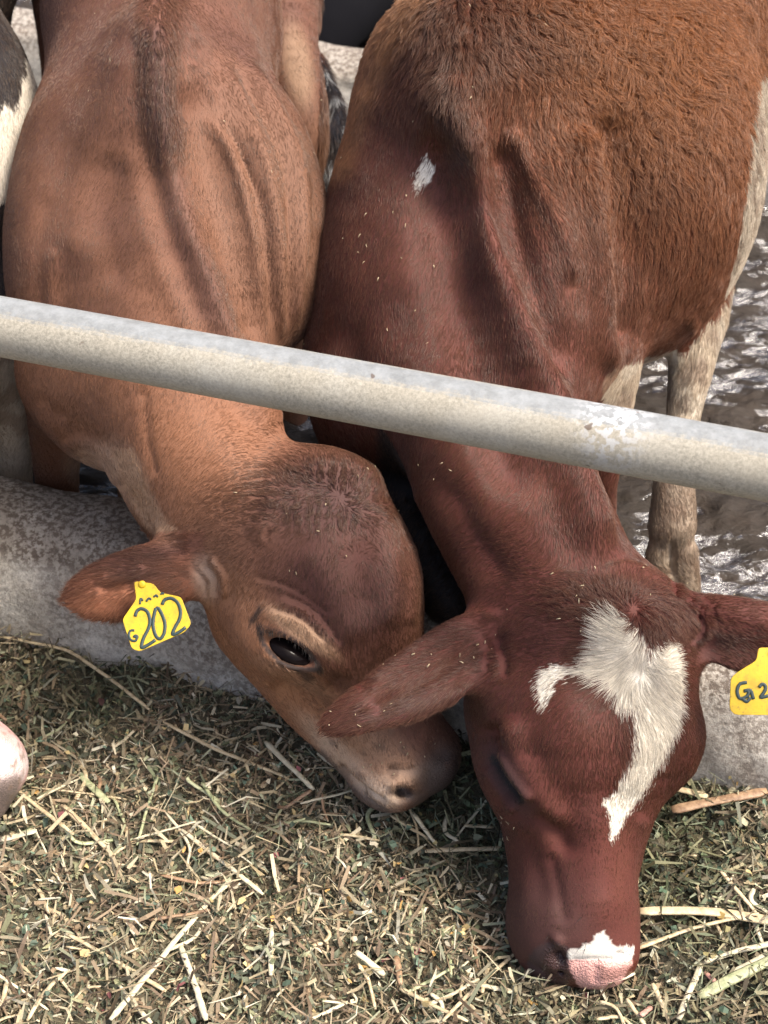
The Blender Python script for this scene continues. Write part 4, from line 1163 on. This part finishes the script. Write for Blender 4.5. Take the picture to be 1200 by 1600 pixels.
# ---------------------------------------------------------------- ear tags
def plate(pts_px, d, thick, tilt=(0, 0)):
    """flat plate from a pixel outline at a real distance, facing the camera roughly; returns mesh and a mapper onto its face"""
    pts = spline(np.array(pts_px+[pts_px[0]], float), 1)[:-1] if False else np.array(pts_px, float)
    c = pts.mean(0)
    dd = lambda q: d + (q[0]-c[0])*tilt[0]*1e-3 + (q[1]-c[1])*tilt[1]*1e-3
    f = np.array([P(q[0], q[1], dd(q)) for q in pts]); b = f + FW*thick
    return f, b, dd
def ngon_obj(name, f, b, material, parent):
    me = bpy.data.meshes.new(name); n = len(f)
    V = [tuple(v) for v in np.vstack([f, b])]
    F = [tuple(range(n-1, -1, -1)), tuple(range(n, 2*n))] + [(i, (i+1) % n, n+(i+1) % n, n+i) for i in range(n)]
    me.from_pydata(V, [], F); me.update(); me.materials.append(material)
    o = link(bpy.data.objects.new(name, me), parent)
    bm = o.modifiers.new('bevel', 'BEVEL'); bm.width = .0005; bm.segments = 2; bm.limit_method = 'ANGLE'
    return o
def rounded(poly, r=5, n=3):
    out = []; m = len(poly)
    for i in range(m):
        p0, p1, p2 = (np.array(poly[(i+k) % m], float) for k in (-1, 0, 1))
        a = p1 + (p0-p1)/np.linalg.norm(p0-p1)*r; b = p1 + (p2-p1)/np.linalg.norm(p2-p1)*r
        for t in np.linspace(0, 1, n): out.append(tuple((1-t)**2*a + 2*t*(1-t)*p1 + t*t*b))
    return out
def marks(name, strokes, dd, parent, w=3.6):
    parts = []
    for s in strokes:
        p = spline(np.array(s, float), 5)
        pts = [P(q[0], q[1], dd(q)-.0008) for q in p]
        parts.append(tube_np(pts, w*.5*1.7/FOC, 8, flat=.3, nrm=FW))
    V, F = merge(parts)
    return mesh_np(name, V, F, M['ink'], parent)
def eartag(label, outline, strokes, d, tilt, stud, w):
    r = thing('ear_tag', P(*stud, d), label, 'ear tag', 'yellow ear tags')
    f, b, dd = plate(rounded(outline), d, .0016, tilt)
    ngon_obj('tag_plate', f, b, M['tag'], r)
    for nm, s, ww in strokes: marks(nm, s, dd, r, ww)
    V, F = ellipsoid_np(P(stud[0], stud[1], dd(stud)-.001), (RT, UP, FW), (.0045, .0045, .002), 16, 8)
    mesh_np('stud', V, F, M['tag'], r)
z = lambda s: [(80+a/4.615, 820+b/4.615) for a, b in s]
eartag('yellow ear tag with handwritten G 202 hanging from the ear over the kerb',
    [(209, 908), (240, 912), (250, 926), (283, 933), (299, 975), (288, 988), (218, 1018), (206, 1014), (191, 968), (213, 936)],
    [(n_, [s_], w_*1.25) for n_, s_, w_ in
    [('digit', z([(605, 660), (620, 620), (655, 605), (695, 630), (712, 690), (700, 750), (665, 820), (652, 885), (700, 865), (752, 830)]), 4.2),
     ('digit', z([(755, 600), (740, 660), (735, 730), (755, 800), (785, 822), (815, 780), (820, 710), (800, 650), (775, 605), (755, 600)]), 4.2),
     ('digit', z([(800, 575), (820, 540), (865, 530), (910, 560), (932, 620), (925, 680), (895, 735), (875, 790), (920, 775), (970, 740)]), 4.2),
     ('letter', z([(600, 760), (570, 765), (560, 795), (575, 830), (610, 835), (618, 800), (595, 805), (630, 812)]), 3.0),
     ('letter', z([(640, 572), (645, 532), (662, 548)]), 2.6), ('letter', z([(685, 552), (705, 530), (722, 540)]), 2.6), ('letter', z([(738, 520), (758, 508), (770, 522)]), 2.6), ('letter', z([(790, 502), (800, 492), (815, 498)]), 2.6)]],
    1.695, (0, -.15), (222, 913), 4.2)
z = lambda s: [(1000+a/4, 880+b/4) for a, b in s]
eartag('yellow ear tag marked G 2 cut by the right edge of the photo',
    [(1185, 1012), (1230, 1012), (1233, 1032), (1266, 1054), (1270, 1112), (1262, 1118), (1148, 1117), (1140, 1108), (1142, 1060), (1150, 1052), (1182, 1032)],
    [('letter', [z([(668, 745), (625, 755), (608, 800), (625, 845), (670, 830), (680, 795), (650, 800), (690, 795), (710, 850)]), z([(638, 845), (668, 865), (690, 838)])], 5.0),
     ('digit', [z([(745, 775), (765, 755), (785, 770), (780, 800), (755, 838), (805, 828)])], 5.0)],
    1.63, (0, -.1), (1207, 1022), 4.0)

# ---------------------------------------------------------------- forage
HOLLOWS = [(*ground(435, 1415)[:2], .035, .05), (*ground(400, 1190)[:2], .07, .03), (*ground(700, 1330)[:2], .05, .03), (*ground(790, 1480)[:2], .03, .03)]
def bedz(p):
    a = fnoise(p, 3.2, 91, 3); b = fnoise(p, 14, 95, 3); c = fnoise(p, 45, 97, 2)
    s = (p - np.array([0, 1.31, 0])) @ KN                       # distance from the kerb's foot, negative in the alley
    hol = 0
    for hx, hy, hr, hd in HOLLOWS: hol = hol + 1.3*hd*np.exp(-((p[:, 0]-hx)**2+(p[:, 1]-hy)**2)/hr**2)
    return np.maximum(.018 + .065*(a-.35) + .055*(b-.5) + .016*(c-.5) - hol, .002+.01*c) + .012*sstep(-.12, 0, s) - .09*sstep(.03, .07, s)
bed = heightmesh('forage_bed', -1.3, 1.3, .45, 1.75, 420, 220, bedz, M['bed'])
tag(bed, 'dark packed layer under the chopped forage in front of the kerb', 'forage', kind='stuff')
def side(p): return (p - np.array([0, 1.31, 0])) @ KN
def flakes(n, lmin, lmax, wmin, wmax, up, cols, name, label, lift=.004, box=(-1.1, 1.1, .62, 1.62)):
    c = np.stack([rng.uniform(box[0], box[1], n), rng.uniform(box[2], box[3], n), np.zeros(n)], 1)
    c = c[side(c) < .012]; n = len(c)
    c[:, 2] = bedz(c) + rng.random(n)**1.5*lift*3
    th = rng.uniform(0, math.pi*2, n); el = rng.normal(0, up, n)
    a = np.stack([np.cos(th)*np.cos(el), np.sin(th)*np.cos(el), np.sin(el)], 1)
    ro = rng.normal(0, .7, n)
    b0 = unit(np.cross(a, np.array([0, 0, 1.0]))); n0 = np.cross(b0, a)
    b = b0*np.cos(ro)[:, None] + n0*np.sin(ro)[:, None]; nn = np.cross(a, b)
    L = (lmin+(lmax-lmin)*rng.random(n)**2)[:, None]; W = (wmin+(wmax-wmin)*rng.random(n)**2)[:, None]
    bend = rng.normal(0, .30, n)[:, None]*L; tw = rng.normal(0, .25, n)[:, None]*W
    # a bent strip of two quads, each end its own width
    t0, t2 = rng.uniform(.35, 1.0, n)[:, None], rng.uniform(.25, 1.0, n)[:, None]
    p = [c-a*L/2+b*W*t0/2, c-a*L/2-b*W*t0/2, c+nn*bend+b*W/2, c+nn*bend-b*W/2, c+a*L/2+b*W*t2/2+nn*tw, c+a*L/2-b*W*t2/2-nn*tw]
    V = np.stack(p, 1).reshape(-1, 3)
    i = np.arange(n)[:, None]*6
    F = np.vstack([np.hstack([i, i+1, i+3, i+2]), np.hstack([i+2, i+3, i+5, i+4])])
    o = mesh_np(name, V, F, M['chop'], smooth=False)
    pal = np.array([q[:3] for q in cols]); pw = np.array([q[3] for q in cols]); pw = pw/pw.sum()
    k = rng.choice(len(pal), n, p=pw)
    # greener and browner patches in the heap
    C_ = pal[k]*(.38+.75*rng.random((n, 1)))
    dk = sstep(.45, .65, fnoise(c, 5, 33, 2))[:, None]
    C_ = C_*(1-.55*dk*np.array([1.0, .85, 1.0]))
    set_col(o, 'tint', np.repeat(C_, 6, 0))
    return tag(o, label, 'forage', kind='stuff')
GREEN = [(.12, .135, .085, 3), (.18, .20, .11, 3), (.08, .085, .055, 3), (.28, .28, .16, 1.8)]
TAN = [(.38, .31, .19, 3), (.50, .43, .29, 2.6), (.26, .19, .12, 3), (.17, .115, .07, 2.4), (.60, .56, .43, 1.2), (.30, .31, .2, 1.6)]
flakes(76000, .005, .026, .0012, .0080, .38, GREEN+[(.24, .17, .10, 3.0), (.40, .32, .19, 2.2), (.54, .46, .31, 1.2)], 'chopped_forage', 'finely chopped dark green and brown forage on the feed alley', .003)
flakes(30000, .008, .036, .0010, .0046, .40, TAN, 'chopped_straw', 'short chopped tan straw pieces mixed through the forage', .006)
flakes(14000, .018, .065, .0012, .0050, .25, TAN, 'cut_straw', 'finger-length cut straws lying on top of the forage', .009)
flakes(4500, .005, .013, .003, .010, .4, [(.70, .62, .45, 1), (.55, .42, .2, 1), (.30, .10, .10, .15), (.13, .19, .13, 2), (.60, .36, .12, .3)], 'forage_chips', 'pale husk chips and leaf scraps scattered over the forage', .008)

def stalk(px, w, material, label=None, group='loose straw stalks lying on the forage', hgt=.028, flat=.55):
    pts = []
    for i, (a, b) in enumerate(px):
        g = ground(a, b, .03); pts.append(g)
    pts = spline(np.array(pts), 6) if len(pts) > 2 else np.array([pts[0]*(1-t)+pts[1]*t for t in np.linspace(0, 1, 9)])
    n = len(pts)
    zb = bedz(pts); hi = np.maximum.accumulate(zb); 
    tt = np.linspace(0, 1, n); line = np.polyval(np.polyfit(tt, zb, 1), tt)
    line = line + max(0, float(np.quantile(zb-line, .7)))
    pts[:, 2] = line + hgt*.55
    off = np.cumsum(rng.normal(0, .0003, (n, 3)), axis=0); pts = pts + off - off.mean(0)
    rr = w/2*1.68/FOC*(1+.10*np.sin(np.linspace(0, 5, n)+rng.random()*6))*np.interp(np.linspace(0, 1, n), [0, .03, .97, 1], [.7, 1, .95, .55])
    V, F = tube_np(pts, rr, 8, flat=flat if w < 12 else .3)
    root = pts.mean(0)
    o = mesh_np('straw_stalk', V-root, F, M[material]); o.location = root
    return tag(o, label, 'straw', group)
q5 = lambda *s: [(a/2, 1100+b/2) for a, b in s]
q4 = lambda *s: [(600+a/2, 800+b/2) for a, b in s]
ST = [
    ([(10, 1018), (60, 1025), (110, 1035), (170, 1072), (235, 1120)], 8, 'straw', 'long bent tan straw stalk running from the left edge below the kerb'),
    (q5((0, 250), (235, 440)), 8, 'straw', 'straight straw stalk crossing below the pink muzzle at the left edge'),
    (q5((125, 330), (245, 232)), 6, 'straw_pale', 'short thin pale stalk just right of the pink muzzle'),
    (q5((208, 345), (350, 470)), 11, 'straw', 'stout tan stalk with a ragged end, lower left of the photo'),
    (q5((570, 395), (700, 490), (820, 580)), 9, 'straw_pale', 'split pale stalk pointing down to the dark hollow in the forage'),
    (q5((415, 415), (520, 395), (615, 380)), 5, 'straw_pale', 'thin pale stem lying level, left half of a broken pair'),
    (q5((615, 380), (700, 425), (825, 485)), 5, 'straw_pale', 'thin pale stem sloping down to the right, right half of a broken pair'),
    (q5((720, 555), (640, 640), (560, 730), (450, 870), (350, 1000)), 11, 'straw_pale', 'longest thick yellow stalk slanting down to the bottom edge'),
    (q5((210, 740), (370, 815), (520, 895)), 8, 'straw', 'tan stalk lying under the longest thick yellow stalk'),
    (q5((565, 760), (610, 880), (645, 985)), 12, 'straw_pale', 'thick pale upright-lying stalk near the bottom edge, left of centre'),
    (q5((465, 685), (560, 668), (660, 655)), 7, 'straw_brown', 'short orange-brown stem lying almost level beside the thick yellow stalk'),
    (q5((850, 730), (850, 875)), 10, 'straw_pale', 'short pale upright-lying stalk below the dark hollow'),
    (q5((515, 80), (620, 125), (730, 160), (900, 215)), 8, 'straw', 'long tan stalk lying left of the tan calf muzzle'),
    (q5((828, 110), (905, 190), (980, 265)), 12, 'straw_pale', 'thick pale stalk beside the jaw of the tan calf'),
    (q5((0, 428), (120, 412)), 14, 'straw_pale', 'broad flat pale piece of straw at the left edge'),
    (q5((630, 240), (700, 330), (820, 400)), 7, 'straw_green', 'greenish curved stem in the middle of the forage'),
    (q5((1115, 790), (1200, 850)), 13, 'straw_pale', 'thick cream stub at the bottom centre'),
    (q5((85, 990), (140, 910), (215, 850)), 8, 'straw', 'tan stalk running off the bottom left corner'),
    (q5((245, 210), (290, 260), (340, 310)), 14, 'straw_green', 'broad grey-green leaf piece right of the pink muzzle'),
    (q5((140, 645), (160, 725)), 6, 'straw_pale', 'tiny pale splinter at lower left beneath the stout tan stalk'),
    (q4((90, 935), (165, 1030)), 8, 'straw_pale', 'short pale stalk between the two brown muzzles'),
    (q4((130, 1045), (380, 1040)), 11, 'straw', 'level tan stalk ending at the jaw of the red-brown calf'),
    (q4((250, 968), (345, 970)), 8, 'straw', 'short level stalk above the one at the jaw of the red-brown calf'),
    (q4((870, 895), (1000, 935)), 16, 'straw', 'broad tan straw leaf at the foot of the kerb on the right'),
    (q4((890, 968), (1030, 955), (1180, 935)), 22, 'straw_brown', 'wide reddish-brown bark-like piece at the foot of the kerb on the right'),
    (q4((790, 1290), (1000, 1285), (1230, 1312)), 20, 'straw', 'broad greyish tan leaf blade right of the white nose tip'),
    (q4((780, 1385), (960, 1330), (1160, 1290)), 8, 'straw', 'thin tan stem crossing the broad blade right of the nose tip'),
    (q4((995, 1415), (1100, 1385), (1220, 1370)), 11, 'straw_pale', 'pale stalk at the right edge above the widest pale blade'),
    (q4((980, 1515), (1100, 1465), (1230, 1415)), 20, 'straw_green', 'widest pale green blade at the lower right edge'),
    (q4((1080, 1450), (1230, 1385)), 12, 'straw_pale', 'pale straw blade lying against the widest green blade at lower right'),
    (q4((180, 1600), (300, 1475), (420, 1360)), 7, 'straw', 'thin tan stalk left below the chin of the red-brown calf'),
    (q4((50, 1480), (150, 1540), (260, 1600)), 8, 'straw', 'tan stalk sloping to the bottom edge at the centre'),
    (q4((920, 1580), (990, 1420)), 12, 'straw_pale', 'thick pale stalk standing out below the pink nose at right'),
    (q4((840, 1480), (890, 1570)), 10, 'straw', 'stubby tan stalk right below the pink nose'),
    (q4((800, 1600), (832, 1550)), 10, 'straw_pink', 'short pinkish stem at the bottom edge below the pink nose'),
    (q4((690, 1500), (780, 1465)), 7, 'straw_pale', 'pale splinter touching the pink nose from below'),
    (q4((40, 1390), (50, 1480)), 12, 'straw_brown', 'short brown stub left of the chin of the red-brown calf'),
    (q4((1000, 1440), (1060, 1500)), 9, 'straw_pink', 'reddish stem tucked under the pale blades at lower right'),
]
for a in ST: stalk(a[0], a[1]*.9, a[2], a[3])
mats = ['straw', 'straw', 'straw_pale', 'straw_green', 'straw_brown']
TAKEN = set()
def describe(x0, y0, dx, dy, L, m_, w):
    """where it lies, how long and which way: words that single it out"""
    cx, cy = x0+dx/2, y0+dy/2
    colr = {'straw': 'tan', 'straw_pale': 'pale cream', 'straw_green': 'greenish', 'straw_brown': 'brown'}[m_]
    size = 'very short' if L < 75 else 'short' if L < 105 else 'long' if L < 130 else 'extra long'
    a = math.degrees(math.atan2(dy, dx)) % 180
    way = 'level' if a < 20 or a > 160 else 'upright' if 70 < a < 110 else 'slanting down right' if a <= 70 else 'slanting down left'
    if cx > 990: pl = 'right of the blazed face, by the kerb' if cy < 1400 else 'at the lower right corner'
    elif cx > 780: pl = 'near the chin with the pink nose'
    elif cx > 600: pl = 'between the muzzles' if cy < 1350 else 'left of the pink-nosed chin' if cy < 1490 else 'at the bottom edge right of centre'
    elif cx > 400: pl = 'under the tan muzzle' if cy < 1320 else 'around the dark hollow' if cy < 1480 else 'at the bottom edge left of centre'
    elif cx > 180: pl = 'below the numbered tag by the kerb' if cy < 1230 else 'beside the stout tan stalk' if cy < 1400 else 'near the longest yellow stalk'
    else: pl = 'above the pink muzzle at left' if cy < 1180 else 'just below the pink muzzle' if cy < 1380 else 'in the lower left corner'
    colr = ('thin ' if w < 5 else 'stout ' if w > 7 else '')+colr.replace('pale cream', 'cream')
    size = size.replace('very short', 'tiny').replace('extra long', 'longest')
    s = colr+' '+size+' straw '+way+' '+pl
    TAKEN.add(s)
    return s
for i in range(185):
    x0, y0 = rng.uniform(-60, 1260), rng.uniform(1060, 1640)
    if ground(x0, y0)[1] > 1.28-.287*ground(x0, y0)[0]-.04: continue
    th = rng.uniform(0, 2*math.pi); L = rng.uniform(50, 150)
    dx, dy = math.cos(th)*L, math.sin(th)*L*.75
    if side(ground(x0+dx, y0+dy)) > -.03: continue
    m_ = mats[rng.integers(5)]; w_ = rng.uniform(3.5, 8.5)
    stalk([(x0, y0), (x0+dx*.5+rng.normal(0, 11), y0+dy*.5+rng.normal(0, 9)), (x0+dx, y0+dy)], w_, m_,
          describe(x0, y0, dx, dy, L, m_, w_), hgt=.015)
by = {}
for o in sc.objects:
    if o.name.startswith('straw_stalk'): by.setdefault(o['label'], []).append(o)
for lb, os_ in by.items():
    if len(os_) == 2 and len(lb.split()) < 16:
        os_.sort(key=lambda o: o.location.y)
        os_[0]['label'] = 'nearer '+lb; os_[1]['label'] = 'farther '+lb
print('DONE', round(time.time()-T0, 1))
